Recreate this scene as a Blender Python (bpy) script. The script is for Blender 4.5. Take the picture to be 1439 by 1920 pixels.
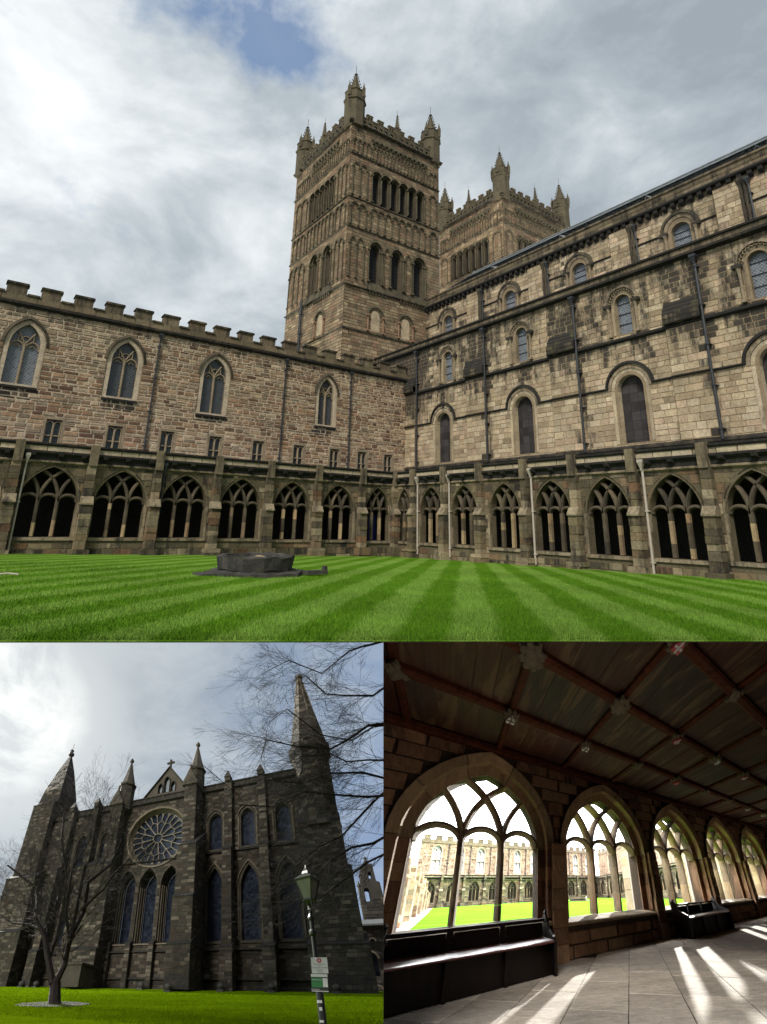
import bpy, math, random
import numpy as np
from mathutils import Vector, Matrix
from mathutils.geometry import tessellate_polygon
R = random.Random(7)
S = bpy.context.scene
for o in list(bpy.data.objects): bpy.data.objects.remove(o)
# ---------------------------------------------------------------- camera, sky, sun, exposure
CAM = np.array([0., 0., 1.9])
RIGHT = np.array([.80912, -.58724, .02195]); DOWN = np.array([.19711, .23601, -.95155]); FWD = np.array([.55361, .77424, .30671])
cd = bpy.data.cameras.new('camera'); cam = bpy.data.objects.new('camera', cd); S.collection.objects.link(cam); S.camera = cam
cd.sensor_fit = 'HORIZONTAL'; cd.sensor_width = 36; cd.lens = 36 * 1056.79 / 1439
cd.shift_y = -(960 - 638.72) / 1439; cd.clip_start = .05; cd.clip_end = 2000
cam.matrix_world = Matrix([[RIGHT[i], -DOWN[i], -FWD[i], CAM[i]] for i in range(3)] + [[0, 0, 0, 1]])
SUN_DIR = Vector((-.62, -.42, .78)).normalized()
W = bpy.data.worlds.new('World'); S.world = W; W.use_nodes = True
S.view_settings.view_transform = 'Standard'; S.view_settings.look = 'None'; S.view_settings.gamma = 1
S.view_settings.use_curve_mapping = False; S.view_settings.exposure = .4

class NT:
    """tiny helper to write node trees"""
    def __init__(s, nt): s.t = nt; nt.nodes.clear()
    def n(s, typ, ins=None, **kw):
        nd = s.t.nodes.new(typ)
        for k, v in kw.items(): setattr(nd, k, v)
        for k, v in (ins or {}).items():
            sk = nd.inputs[k]
            if hasattr(v, 'links') or isinstance(v, bpy.types.NodeSocket): s.t.links.new(v, sk)
            else: sk.default_value = v
        return nd
    def math(s, op, a, b=0., c=None, clamp=False):
        i = {0: a, 1: b}
        if c is not None: i[2] = c
        return s.n('ShaderNodeMath', i, operation=op, use_clamp=clamp).outputs[0]
    def mix(s, f, a, b, bt='MIX'):
        nd = s.n('ShaderNodeMix', data_type='RGBA', blend_type=bt)
        for k, v in ((0, f), (6, a), (7, b)):
            if isinstance(v, bpy.types.NodeSocket): s.t.links.new(v, nd.inputs[k])
            else: nd.inputs[k].default_value = v if k == 0 else (tuple(v) + (1,))[:4]
        return nd.outputs[2]
    def ramp(s, f, stops, interp='LINEAR'):
        nd = s.n('ShaderNodeValToRGB', {0: f}); cr = nd.color_ramp; cr.interpolation = interp
        while len(cr.elements) < len(stops): cr.elements.new(.5)
        for e, (p, c) in zip(cr.elements, stops):
            e.position = p; e.color = (c, c, c, 1) if isinstance(c, (int, float)) else (tuple(c) + (1,))[:4]
        return nd.outputs[0]
    def noise(s, vec, scale, detail=4, rough=.55, dist=0., out=0):
        return s.n('ShaderNodeTexNoise', {'Vector': vec, 'Scale': scale, 'Detail': detail, 'Roughness': rough, 'Distortion': dist}).outputs[out]
    def mapping(s, vec, sc=(1, 1, 1), rot=(0, 0, 0), loc=(0, 0, 0)):
        return s.n('ShaderNodeMapping', {0: vec, 1: loc, 2: rot, 3: sc}).outputs[0]

def build_world():
    t = NT(W.node_tree)
    g = t.n('ShaderNodeTexCoord').outputs['Generated']
    sky = t.n('ShaderNodeTexSky'); sky.sky_type = 'NISHITA'; sky.sun_disc = False
    sky.sun_elevation = math.asin(SUN_DIR.z); sky.sun_rotation = math.atan2(SUN_DIR.x, SUN_DIR.y)
    sky.air_density = 1.2; sky.dust_density = .6
    blue = t.n('ShaderNodeVectorMath', {0: sky.outputs[0], 3: .135}, operation='SCALE').outputs[0]
    sep = t.n('ShaderNodeSeparateXYZ', {0: g}); z = sep.outputs[2]
    # cloud deck seen in perspective: project the direction on a flat layer
    zz = t.math('MAXIMUM', z, .06)
    zz = t.math('ADD', zz, .22)
    lay = t.n('ShaderNodeVectorMath', {0: g, 1: t.n('ShaderNodeCombineXYZ', {0: zz, 1: zz, 2: zz}).outputs[0]}, operation='DIVIDE').outputs[0]
    n1 = t.noise(t.mapping(g, (1, 1, 1.5), loc=(5.1, 2.6, .9)), 2.5, 10, .56, .12)
    n2 = t.noise(t.mapping(g, (1, 1, 1.7), loc=(8.2, 4.1, 2)), 3.6, 9, .58, .25)
    # bluer gaps towards the left of the courtyard, unbroken grey to the right
    lf = t.n('ShaderNodeVectorMath', {0: g, 1: (-.75, .65, .15)}, operation='DOT_PRODUCT').outputs['Value']
    up = t.n('ShaderNodeVectorMath', {0: g, 1: (.115, .754, .647)}, operation='DOT_PRODUCT').outputs['Value']
    bias = t.math('MULTIPLY_ADD', lf, -.135, .105)
    bias = t.math('ADD', bias, t.ramp(up, [(.80, 0.), (.97, -.10)]))
    bias = t.math('ADD', bias, t.math('MULTIPLY_ADD', t.noise(g, 11., 7, .65), .16, -.08))
    cover = t.ramp(t.math('ADD', n1, bias), [(.40, .12), (.46, .6), (.52, 1.)])
    shade = t.ramp(t.math('ADD', t.math('MULTIPLY', n2, .75), t.math('MULTIPLY_ADD', lf, .17, .05)),
                   [(.30, (.27, .31, .35)), (.42, (.375, .42, .455)), (.50, (.50, .545, .57)), (.57, (.62, .655, .675)), (.70, (.80, .82, .83))])
    cl = t.mix(cover, blue, shade)
    low = t.ramp(z, [(.0, 0.), (.03, 1.)])
    low = t.n('ShaderNodeMapRange', {0: z, 1: -.12, 2: .02, 3: 0., 4: 1.}).outputs[0]
    col = t.mix(low, (.13, .14, .12), cl)
    bg = t.n('ShaderNodeBackground', {0: col, 1: 1.0})
    t.n('ShaderNodeOutputWorld', {0: bg.outputs[0]})
build_world()
ld = bpy.data.lights.new('sun', 'SUN'); ld.energy = 2.6; ld.angle = math.radians(16); ld.color = (1, .95, .86)
sun = bpy.data.objects.new('sun', ld); S.collection.objects.link(sun)
sun.rotation_euler = SUN_DIR.to_track_quat('Z', 'Y').to_euler()

# ---------------------------------------------------------------- the three places of the collage
# each place has its own ground point, its own axes (along / across / up, sheared about the camera in the lower two) and its own cut faces,
# which lie in planes through the camera along the image's seams
class Place:
    def __init__(s, o, A, cuts):
        s.o = np.array(o, float); s.A = np.array(A, float)   # columns: local x, y, z in world
        s.cuts = cuts
    def w(s, p): return s.o + np.asarray(p, float) @ s.A.T
KCUT = (1200.6 - 638.72) / 1056.79  # image row of the seam, turned into a cutting plane through the camera
UNDER = DOWN - KCUT * FWD
COURT = Place((0, 0, 0), np.eye(3), [])
CHURCH = Place((-0.27154, -0.87857, 1.29386),  # axes sheared and stretched about the camera to fit this part of the image
               [[.39675, .82904, .16971], [-1.05834, 1.18583, .54911], [.38749, -.9367, .37884]],
               [(-RIGHT, .0), (UNDER, 0.)])
WALK = Place((-0.61951, -0.46764, 1.39883),  # skewed and lengthened in depth about the camera to match its image region
             [[1.45545, 1.2911, .413], [.41441, 1.45574, .31176], [-.55385, -.98915, .33411]],
             [(RIGHT, 0.), (UNDER, 0.)])

class Fr:
    """a wall's own frame: u along, v up, w out towards the open side"""
    def __init__(s, o, eu, ev, ew): s.o = np.array(o, float); s.m = np.array([eu, ev, ew], float)
    def __call__(s, u, v, w=0.): return s.o + u * s.m[0] + v * s.m[1] + w * s.m[2]
WORLDF = Fr((0, 0, 0), (1, 0, 0), (0, 1, 0), (0, 0, 1))

DEF = (.5, 0., .5)
class MB:
    def __init__(s, F=WORLDF): s.F = F; s.v = []; s.f = []; s.t = []; s.tint = DEF
    def pt(s, u, v, w=0.): s.v.append(s.F(u, v, w)); return len(s.v) - 1
    def face(s, idx, t=None): s.f.append(tuple(idx)); s.t.append(t or s.tint)
    def quad(s, a, b, c, d, t=None):
        s.face([s.pt(*a), s.pt(*b), s.pt(*c), s.pt(*d)], t)
    def ngon(s, pts, t=None): s.face([s.pt(*p) for p in pts], t)
    def box(s, u0, u1, v0, v1, w0, w1, t=None, taper=0., top=0.):
        """taper: the front (w1) face shrinks; top: the v1 face shrinks"""
        q = []
        for w, k in ((w0, 0.), (w1, taper)):
            for u, v, a in ((u0 + k, v0 + k, 0), (u1 - k, v0 + k, 0), (u1 - k, v1 - k, 1), (u0 + k, v1 - k, 1)):
                if a: u += top if u < (u0 + u1) / 2 else -top
                q.append(s.pt(u, v, w))
        for i in ((0, 3, 2, 1), (4, 5, 6, 7), (0, 1, 5, 4), (1, 2, 6, 5), (2, 3, 7, 6), (3, 0, 4, 7)):
            s.face([q[j] for j in i], t)
    def prism(s, poly, w0, w1, t=None):
        """closed outline in (u, v) pushed from w0 to w1"""
        n = len(poly); a = [s.pt(u, v, w0) for u, v in poly]; b = [s.pt(u, v, w1) for u, v in poly]
        tr = tessellate_polygon([[Vector((u, v, 0)) for u, v in poly]])
        for x in tr: s.face([b[i] for i in x], t); s.face([a[i] for i in x], t)
        for i in range(n): j = (i + 1) % n; s.face((a[i], a[j], b[j], b[i]), t)
    def hprism(s, poly, u0, u1, t=None):
        """closed outline in (w, v) run along u: strings, copings, weatherings, roofs"""
        n = len(poly); a = [s.pt(u0, v, w) for w, v in poly]; b = [s.pt(u1, v, w) for w, v in poly]
        tr = tessellate_polygon([[Vector((u, v, 0)) for u, v in poly]])
        for x in tr: s.face([b[i] for i in x], t); s.face([a[i] for i in x], t)
        for i in range(n): j = (i + 1) % n; s.face((a[i], a[j], b[j], b[i]), t)
    def wall(s, outer, holes, w, depth, t=None, edge=True):
        loops = [outer] + holes
        flat = [p for l in loops for p in l]
        ids = [s.pt(u, v, w) for u, v in flat]
        for x in tessellate_polygon([[Vector((u, v, 0)) for u, v in l] for l in loops]): s.face([ids[i] for i in x], t)
        k = 0
        for li, l in enumerate(loops):
            n = len(l)
            if depth and (li or edge):
                b = [s.pt(u, v, w - depth) for u, v in l]
                for i in range(n): j = (i + 1) % n; s.face((ids[k + i], ids[k + j], b[j], b[i]), t)
            k += n
    def bar(s, path, width, w0, w1, cham=.35, t=None):
        """a moulded bar following a 2D path; its front is narrower than its back"""
        n = len(path); P = [Vector(p) for p in path]; rows = []
        for i in range(n):
            d = (P[min(i + 1, n - 1)] - P[max(i - 1, 0)]).normalized(); nr = Vector((-d.y, d.x)); h = width / 2
            wm = w0 + (w1 - w0) * (1 - cham)
            rows.append([s.pt(*(P[i] + nr * h), w0), s.pt(*(P[i] + nr * h), wm), s.pt(*(P[i] + nr * h * .4), w1),
                         s.pt(*(P[i] - nr * h * .4), w1), s.pt(*(P[i] - nr * h), wm), s.pt(*(P[i] - nr * h), w0)])
        for a, b in zip(rows, rows[1:]):
            for k in range(5): s.face((a[k], a[k + 1], b[k + 1], b[k]), t)
        s.face(rows[0], t); s.face(rows[-1], t)
    def band(s, pin, pout, w0, w1, w1o=None, t=None, vous=0):
        """ring between two matching 2D lines; vous > 0 cuts it into separate voussoirs"""
        n = len(pin); w1o = w1 if w1o is None else w1o
        gx = sum(p[0] for p in pin) / n; gy = sum(p[1] for p in pin) / n; q_ = []
        for x, y in pin:   # keep the lining 5 mm clear of the opening it lines
            dd = math.hypot(gx - x, gy - y) or 1; q_.append((x + (gx - x) / dd * .005, y + (gy - y) / dd * .005))
        pin = q_
        step = (n - 1) // vous if vous else n - 1
        for k in range(0, n - 1, max(1, step)):
            e = min(n - 1, k + step); tt = (R.random(), R.random() * .3, R.random()) if vous else t
            def lp(i, q, eps):
                if not vous: return q[i]
                m = q[k + (e - k) // 2]; return (q[i][0] + (m[0] - q[i][0]) * eps, q[i][1] + (m[1] - q[i][1]) * eps)
            ids = []
            for i in range(k, e + 1):
                ep = .018 if i in (k, e) else 0
                a = lp(i, pin, ep); b = lp(i, pout, ep)
                ids.append((s.pt(*a, w0), s.pt(*a, w1), s.pt(*b, w1o), s.pt(*b, w0)))
            for p, q in zip(ids, ids[1:]):
                for c in range(3): s.face((p[c], p[c + 1], q[c + 1], q[c]), tt)
            s.face(ids[0], tt); s.face(ids[-1], tt)
            if k + step >= n - 1: break
    def tube(s, path, r, n=8, t=None, cap=True):
        """round section along 3D points (u, v, w); r a number or list"""
        m = len(path); rr = r if hasattr(r, '__len__') else [r] * m
        P = [Vector(p) for p in path]; rows = []; ref = Vector((.13, .21, .97)).normalized()
        for i in range(m):
            d = (P[min(i + 1, m - 1)] - P[max(i - 1, 0)]).normalized()
            if i == 0 and abs(d.dot(ref)) > .8: ref = Vector((.95, .25, .1)).normalized()
            x = ref - d * ref.dot(d)
            if x.length < 1e-3: x = d.orthogonal()
            x.normalize(); ref = x; y = d.cross(x)
            rows.append([s.pt(*(P[i] + (x * math.cos(6.28319 * k / n) + y * math.sin(6.28319 * k / n)) * rr[i])) for k in range(n)])
        for a, b in zip(rows, rows[1:]):
            for k in range(n): s.face((a[k], a[(k + 1) % n], b[(k + 1) % n], b[k]), t)
        if cap: s.face(rows[0], t); s.face(rows[-1], t)
    def lathe(s, c, prof, n=8, t=None, rot=.3927, sq=1.):
        """turned shape about the v axis: prof = [(r, v)...]; c = (u, w)"""
        rows = []
        for r, v in prof:
            rows.append([s.pt(c[0] + r * math.cos(rot + 6.28319 * k / n), v, c[1] + r * math.sin(rot + 6.28319 * k / n) * sq) for k in range(n)])
        for a, b in zip(rows, rows[1:]):
            for k in range(n): s.face((a[k], a[(k + 1) % n], b[(k + 1) % n], b[k]), t)
        s.face(rows[0], t); s.face(rows[-1], t)
    def coursed(s, c, prof, n, ch=.45, rot=.3927, jit=.02):
        """turned shape laid in courses of separate stones, each with its own tint"""
        for (r0, v0), (r1, v1) in zip(prof, prof[1:]):
            k = max(1, int(abs(v1 - v0) / ch))
            for i in range(k):
                a, b = i / k, (i + 1) / k; va = v0 + (v1 - v0) * a; vb = v0 + (v1 - v0) * b - .015; ra = r0 + (r1 - r0) * a; rb = r0 + (r1 - r0) * b
                for f in range(n):
                    t0 = rot + 6.28319 * f / n; t1 = rot + 6.28319 * (f + 1) / n
                    m = max(1, int(round(2 * ra * math.sin(math.pi / n) / (ch * 1.9)))); cuts = [0.] + sorted((j + R.uniform(-.2, .2)) / m for j in range(1, m)) + [1.]
                    pa = [(c[0] + ra * math.cos(t), c[1] + ra * math.sin(t)) for t in (t0, t1)]; pb = [(c[0] + rb * math.cos(t), c[1] + rb * math.sin(t)) for t in (t0, t1)]
                    for x, y in zip(cuts, cuts[1:]):
                        y -= .012 / max(.1, ra); L = lambda p, q: (p[0][0] + (p[1][0] - p[0][0]) * q, p[0][1] + (p[1][1] - p[0][1]) * q); o = 1 + R.uniform(0, jit)
                        q = [L(pa, x), L(pa, y), L(pb, y), L(pb, x)]; q = [(c[0] + (u - c[0]) * o, c[1] + (w - c[1]) * o) for u, w in q]
                        s.quad((q[0][0], va, q[0][1]), (q[1][0], va, q[1][1]), (q[2][0], vb, q[2][1]), (q[3][0], vb, q[3][1]), (R.random(), .15 * R.random(), R.random()))
    def stone(s, q, w, proud, t, inset=.014):
        """q: four (u, v) corners"""
        cu = sum(p[0] for p in q) / 4; cv = sum(p[1] for p in q) / 4
        a = [s.pt(u, v, w - .01) for u, v in q]
        b = []
        for u, v in q:
            b.append(s.pt(u - math.copysign(inset, u - cu), v - math.copysign(inset * .8, v - cv), w + proud))
        s.face(b, t)
        for i in range(4): j = (i + 1) % 4; s.face((a[i], a[j], b[j], b[i]), t)

COUNT = {}
def clip_poly(P, D):
    out = []; n = len(P)
    for i in range(n):
        j = (i + 1) % n
        if D[i] >= 0: out.append(P[i])
        if (D[i] >= 0) != (D[j] >= 0):
            k = D[i] / (D[i] - D[j]); out.append(P[i] + (P[j] - P[i]) * k)
    return out
def build(place, mb, name, mat, parent=None, origin=None, kind=None, label=None, smooth=False):
    """link one mesh object; vertices are stored relative to its thing's base"""
    if not mb.f: return None
    V = place.w(np.array(mb.v)); faces = mb.f; T = mb.t
    for nrm, off in place.cuts:
        d = (V - CAM) @ nrm - off
        if d.min() >= 0: continue
        if d.max() < 0: return None
        VV = list(V); nf = []; nt = []
        for f, t in zip(faces, T):
            df = d[list(f)]
            if (df >= 0).all(): nf.append(f); nt.append(t)
            elif (df >= 0).any():
                pp = clip_poly([V[i] for i in f], df)
                if len(pp) > 2:
                    b = len(VV); VV.extend(pp); nf.append(tuple(range(b, b + len(pp)))); nt.append(t)
        V = np.array(VV); faces = nf; T = nt
        if not faces: return None
    if place.cuts:
        used = np.zeros(len(V), bool)
        for f in faces: used[list(f)] = True
        idx = np.cumsum(used) - 1; V = V[used]; faces = [tuple(idx[i] for i in f) for f in faces]
    base = np.zeros(3)
    if parent is not None:
        p = parent
        while p is not None: base = base + np.array(p.location); p = p.parent
    elif origin is not None: base = place.w(origin)
    me = bpy.data.meshes.new(name); me.from_pydata((V - base).tolist(), [], faces)
    at = me.attributes.new('tint', 'FLOAT_COLOR', 'FACE')
    at.data.foreach_set('color', np.array([(t[0], t[1], t[2], 1.) for t in T], 'f').ravel())
    if smooth: me.polygons.foreach_set('use_smooth', [True] * len(me.polygons))
    me.materials.append(mat)
    ob = bpy.data.objects.new(name, me); S.collection.objects.link(ob)
    if parent is not None: ob.parent = parent
    elif origin is not None: ob.location = base
    if kind: ob['kind'] = kind
    if label: ob['label'] = label
    return ob
def tag(o, label=None, cat=None, group=None, kind=None):
    for k, v in (('label', label), ('category', cat), ('group', group), ('kind', kind)):
        if v: o[k] = v
    return o
def thing(place, name, label, cat, at, group=None):
    o = bpy.data.objects.new(name, None); S.collection.objects.link(o); o.location = place.w(at); o.empty_display_size = .3
    return tag(o, label, cat, group)
def empty_part(name, parent):
    o = bpy.data.objects.new(name, None); S.collection.objects.link(o); o.parent = parent; return o
def copy_part(o, place, d, parent=None):
    """copy a part and its sub-parts, moved by d in the place's own units"""
    c = o.copy(); S.collection.objects.link(c); c.parent = parent or o.parent
    if parent is None: c.location = o.location + Vector((place.A @ np.array(d, float)).tolist())
    for ch in list(o.children): copy_part(ch, place, d, c)
    return c

# ---------------------------------------------------------------- outlines
def arch(c, h, spring, rise, n=12):
    """left springing to right springing; rise > h is pointed"""
    out = []
    if rise <= h * 1.02:
        for i in range(n + 1): a = math.pi * (1 - i / n); out.append((c + h * math.cos(a), spring + rise * math.sin(a)))
        return out
    r = (h * h + rise * rise) / (2 * h); am = math.asin(min(1, rise / r)); m = n // 2
    for i in range(m + 1): a = am * i / m; out.append((c - h + r - r * math.cos(a), spring + r * math.sin(a)))
    for i in range(m - 1, -1, -1): a = am * i / m; out.append((c + h - r + r * math.cos(a), spring + r * math.sin(a)))
    return out
def opening(c, h, sill, spring, rise, n=12): return [(c - h, sill)] + arch(c, h, spring, rise, n) + [(c + h, sill)]
def rect(u0, u1, v0, v1): return [(u0, v0), (u0, v1), (u1, v1), (u1, v0)]
def inside(poly, u, v):
    c = False; n = len(poly)
    for i in range(n):
        (x1, y1), (x2, y2) = poly[i], poly[(i + 1) % n]
        if (y1 > v) != (y2 > v) and u < (x2 - x1) * (v - y1) / (y2 - y1) + x1: c = not c
    return c
def blocked(holes, v):
    out = []
    for h in holes:
        xs = []; n = len(h)
        for i in range(n):
            (x1, y1), (x2, y2) = h[i], h[(i + 1) % n]
            if (y1 > v) != (y2 > v): xs.append((x2 - x1) * (v - y1) / (y2 - y1) + x1)
        if xs: out.append((min(xs), max(xs)))
    return out
def courses(u0, u1, v0, v1, holes, ch, cl, joint=.012, jit=0., tint=None, top=None, far=None, split=0.):
    """stones of a coursed wall around its openings -> [(corners, proud, tint)]"""
    out = []; v = v0
    while v < v1 - .05:
        h = R.uniform(*ch)
        if v + h > v1 - ch[0] * .5: h = v1 - v
        bl = []
        for vv in (v + .03, v + h / 2, v + h - .03): bl += blocked(holes, vv)
        bl.sort(); free = []; x = u0 + 0.
        xe = u1
        for a, b in bl:
            if a > x: free.append((x, min(a, xe)))
            x = max(x, b)
        if x < xe: free.append((x, xe))
        for a, b in free:
            if b - a < .08: continue
            u = a
            while u < b - .02:
                l = R.uniform(*cl) * (1 if not far else 1)
                if u + l > b - cl[0] * .6: l = b - u
                e = min(u + l, b)
                segs = [(v, v + h)]
                if split and R.random() < split and h > .2: m = v + h * R.uniform(.4, .6); segs = [(v, m), (m, v + h)]
                for p, q in segs:
                    j = lambda: R.uniform(-jit, jit)
                    c = [(u + joint + j(), p + joint + j() * .7), (e - joint + j(), p + joint + j() * .7), (e - joint + j(), q - joint + j() * .7), (u + joint + j(), q - joint + j() * .7)]
                    tt = tint((u + e) / 2, (p + q) / 2) if tint else (R.random(), 0., R.random())
                    out.append((c, R.uniform(.4, 1.3), tt))
                u = e
        v += h
    return out
def lay(place, par, F, st, mat, w=0., proud=.02, nmax=300, inset=.014, name='stone', rest='stonework'):
    """the stones nearest the camera become objects of their own, the rest one mesh"""
    def size(s):
        c = s[0]; cu = sum(p[0] for p in c) / 4; cv = sum(p[1] for p in c) / 4
        P = place.w(F(cu, cv, w)); d = P - CAM; z = d @ FWD
        if z <= .2: return -1
        x = d @ RIGHT / z * 1056.8 + 719.5; y = d @ DOWN / z * 1056.8 + 638.7
        if not (-10 < x < 1450 and -10 < y < 1930): return 0
        return (c[1][0] - c[0][0]) * (c[2][1] - c[1][1]) / z / z
    ar = [(size(s), i) for i, s in enumerate(st)]; ar.sort(reverse=True)
    pick = [i for a, i in ar[:nmax] if a > 0]; ps = set(pick); g = MB(F)
    for i, (c, pr, t) in enumerate(st):
        if i in ps:
            m = MB(F); m.stone(c, w, pr * proud, t, inset); build(place, m, name, mat, par)
        else: g.stone(c, w, pr * proud, t, inset)
    build(place, g, rest, mat, par, kind='stuff')
# ---------------------------------------------------------------- materials
def mat_of(name):
    m = bpy.data.materials.new(name); m.use_nodes = True; return m, NT(m.node_tree)
def finish(t, col, rough=.9, bump=None, bs=.3, bd=.02, spec=.25, metal=0., normal=None):
    ins = {'Base Color': col, 'Roughness': rough, 'Specular IOR Level': spec, 'Metallic': metal}
    if not isinstance(col, bpy.types.NodeSocket): ins['Base Color'] = (tuple(col) + (1,))[:4]
    if bump is not None: ins['Normal'] = t.n('ShaderNodeBump', {'Strength': bs, 'Distance': bd, 'Height': bump}).outputs[0]
    b = t.n('ShaderNodeBsdfPrincipled', ins)
    t.n('ShaderNodeOutputMaterial', {0: b.outputs[0]})
def stone(name, cols, soot=(.018, .017, .016), sootamt=0., scale=1., bump=.5, lichen=0., streak=(2.2, 2.2, .35), moss=0.):
    """cols: one colour per block chosen by its 'tint'; soot hangs in streaks with an outline of its own"""
    m, t = mat_of(name)
    at = t.n('ShaderNodeAttribute', attribute_name='tint'); sep = t.n('ShaderNodeSeparateColor', {0: at.outputs['Color']})
    r, g, b = sep.outputs
    pos = t.n('ShaderNodeNewGeometry').outputs['Position']
    k = len(cols); col = t.ramp(r, [((i + .5) / k, c) for i, c in enumerate(cols)])
    n1 = t.noise(pos, 1.3 * scale, 6, .6); n2 = t.noise(pos, 9 * scale, 6, .7); n3 = t.noise(pos, 45 * scale, 3, .6)
    col = t.mix(1., col, t.ramp(n1, [(.25, .68), (.5, 1.), (.75, 1.25)]), 'MULTIPLY')
    col = t.mix(1., col, t.ramp(n2, [(.25, .62), (.5, 1.), (.72, 1.3)]), 'MULTIPLY')
    col = t.mix(1., col, t.ramp(n3, [(.3, .82), (.7, 1.15)]), 'MULTIPLY')
    col = t.mix(1., col, t.ramp(b, [(0., .8), (1., 1.2)]), 'MULTIPLY')
    st = t.noise(t.mapping(pos, streak), 1.1 * scale, 6, .7)
    st2 = t.noise(pos, 3.1 * scale, 5, .7)
    s1 = t.ramp(st, [(.36, 0.), (.64, 1.)])
    a = t.math('ADD', t.math('MULTIPLY', s1, .48), t.math('MULTIPLY', st2, .45))
    a = t.math('ADD', a, t.math('MULTIPLY_ADD', g, 1.0, sootamt - .66))
    a = t.ramp(a, [(.0, 0.), (.34, .9)])
    col = t.mix(a, col, soot)
    if lichen:
        l = t.ramp(t.noise(pos, 2.3 * scale, 6, .75), [(.56, 0.), (.66, lichen)]); col = t.mix(l, col, (.16, .15, .06))
    h = t.math('ADD', n2, t.math('MULTIPLY', n3, .5))
    finish(t, col, .92, h, bump, .03)
    return m
M = {}
M['rubble'] = stone('pink rubble', [(.13, .076, .048), (.265, .155, .092), (.32, .215, .13), (.21, .12, .07), (.36, .27, .175), (.27, .175, .11), (.41, .325, .22), (.22, .165, .11)], sootamt=.0, bump=.8)
M['mortar'] = stone('pale mortar', [(.47, .385, .28), (.42, .34, .245)], sootamt=.02, bump=.6)
M['buff'] = stone('buff ashlar', [(.35, .27, .168), (.44, .355, .235), (.39, .298, .185), (.48, .395, .27), (.30, .228, .14), (.42, .31, .21)], sootamt=-.12, bump=.35)
M['buffm'] = stone('buff joints', [(.24, .18, .11)], sootamt=-.12)
M['dress'] = stone('dressed stone', [(.27, .215, .145), (.22, .17, .11)], sootamt=.05, bump=.4)
M['pale'] = stone('pale dressed stone', [(.44, .36, .25), (.38, .31, .2)], sootamt=-.1, bump=.3)
M['arcade'] = stone('cloister stone', [(.13, .10, .06), (.20, .155, .09), (.075, .06, .04), (.33, .265, .17), (.16, .088, .05), (.19, .148, .085), (.045, .04, .03), (.25, .20, .125)], sootamt=.10, lichen=.25, bump=.7)
M['arcjoint'] = stone('cloister joints', [(.12, .095, .058)], sootamt=.06)
M['trac'] = stone('dark tracery stone', [(.075, .06, .042), (.11, .085, .055)], sootamt=.06, bump=.4)
M['sooty'] = stone('sooty moulding', [(.065, .055, .04), (.10, .08, .05)], sootamt=.22, bump=.5)
M['tower'] = stone('tower stone', [(.20, .15, .092), (.27, .20, .122), (.26, .16, .10), (.165, .125, .078), (.32, .245, .15)], sootamt=.0, bump=.5)
M['towerdk'] = stone('tower dressings', [(.115, .095, .058), (.085, .072, .046)], sootamt=.12, lichen=.3)
M['par'] = stone('parapet stone', [(.13, .105, .065), (.19, .15, .095), (.16, .12, .075)], sootamt=.10, lichen=.4)
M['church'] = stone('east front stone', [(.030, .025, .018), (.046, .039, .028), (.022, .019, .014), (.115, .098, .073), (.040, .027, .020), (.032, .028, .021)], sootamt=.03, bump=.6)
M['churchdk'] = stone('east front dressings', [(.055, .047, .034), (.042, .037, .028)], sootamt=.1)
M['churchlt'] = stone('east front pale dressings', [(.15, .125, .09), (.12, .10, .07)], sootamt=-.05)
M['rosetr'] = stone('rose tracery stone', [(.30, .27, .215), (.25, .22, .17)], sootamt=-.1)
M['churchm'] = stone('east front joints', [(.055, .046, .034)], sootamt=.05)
M['dark'] = stone('stone darkened for shade', [(.035, .03, .026)], sootamt=.1)  # near-black colour holds the shade inside the walk
M['towerin'] = stone('dark reveal stone', [(.06, .05, .036), (.09, .07, .045)], sootamt=.1)  # darker tone for the splays of the tower openings
M['walk'] = stone('cloister walk stone', [(.27, .14, .075), (.36, .20, .11), (.22, .112, .065), (.40, .25, .14)], sootamt=-.02, bump=.9)
M['walkm'] = stone('cloister walk joints', [(.07, .045, .03)], sootamt=0)
M['ring'] = stone('window surround stone', [(.36, .25, .14), (.30, .205, .115)], sootamt=-.12, bump=.5)
M['mull'] = stone('mullion stone', [(.30, .20, .11), (.20, .14, .09), (.34, .25, .14)], sootamt=-.05, bump=.4)
M['basin'] = stone('black weathered stone', [(.05, .047, .042), (.08, .075, .065), (.04, .038, .034), (.065, .06, .05)], sootamt=.0, bump=1.2, lichen=.2)
M['flag'] = stone('worn flagstone', [(.60, .52, .44), (.66, .58, .49), (.55, .475, .405), (.62, .54, .46)], sootamt=-.3, bump=.25)
M['flagj'] = stone('flagstone joints', [(.06, .05, .04)], sootamt=0)

def simple(name, col, rough=.6, spec=.4, metal=0., nz=0., sc=8):
    m, t = mat_of(name); c = col; h = None
    if nz:
        pos = t.n('ShaderNodeNewGeometry').outputs['Position']; h = t.noise(pos, sc, 5, .65)
        c = t.mix(1., col, t.ramp(h, [(.3, 1 - nz), (.7, 1 + nz)]), 'MULTIPLY')
    finish(t, c, rough, h, .25, .01, spec, metal); return m
M['lead'] = simple('weathered lead', (.17, .18, .19), .65, .4, 0, .35, 3)
M['iron'] = simple('black iron pipe', (.022, .024, .028), .5, .5, 0, .3)
M['palepipe'] = simple('pale painted pipe', (.42, .36, .30), .5, .4, 0, .12)
M['black'] = simple('black paint', (.012, .013, .017), .35, .6, 0, .2)
M['bark'] = simple('dark bark', (.028, .022, .020), .9, .15, 0, .4, 20)
M['twig'] = simple('fine twigs', (.050, .040, .040), .85, .15)
M['white'] = simple('white sign', (.62, .62, .60), .5)
M['red'] = simple('red print', (.45, .03, .04), .5)
M['ink'] = simple('black print', (.03, .03, .03), .6)
M['green'] = simple('green print', (.035, .20, .055), .5)
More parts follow.
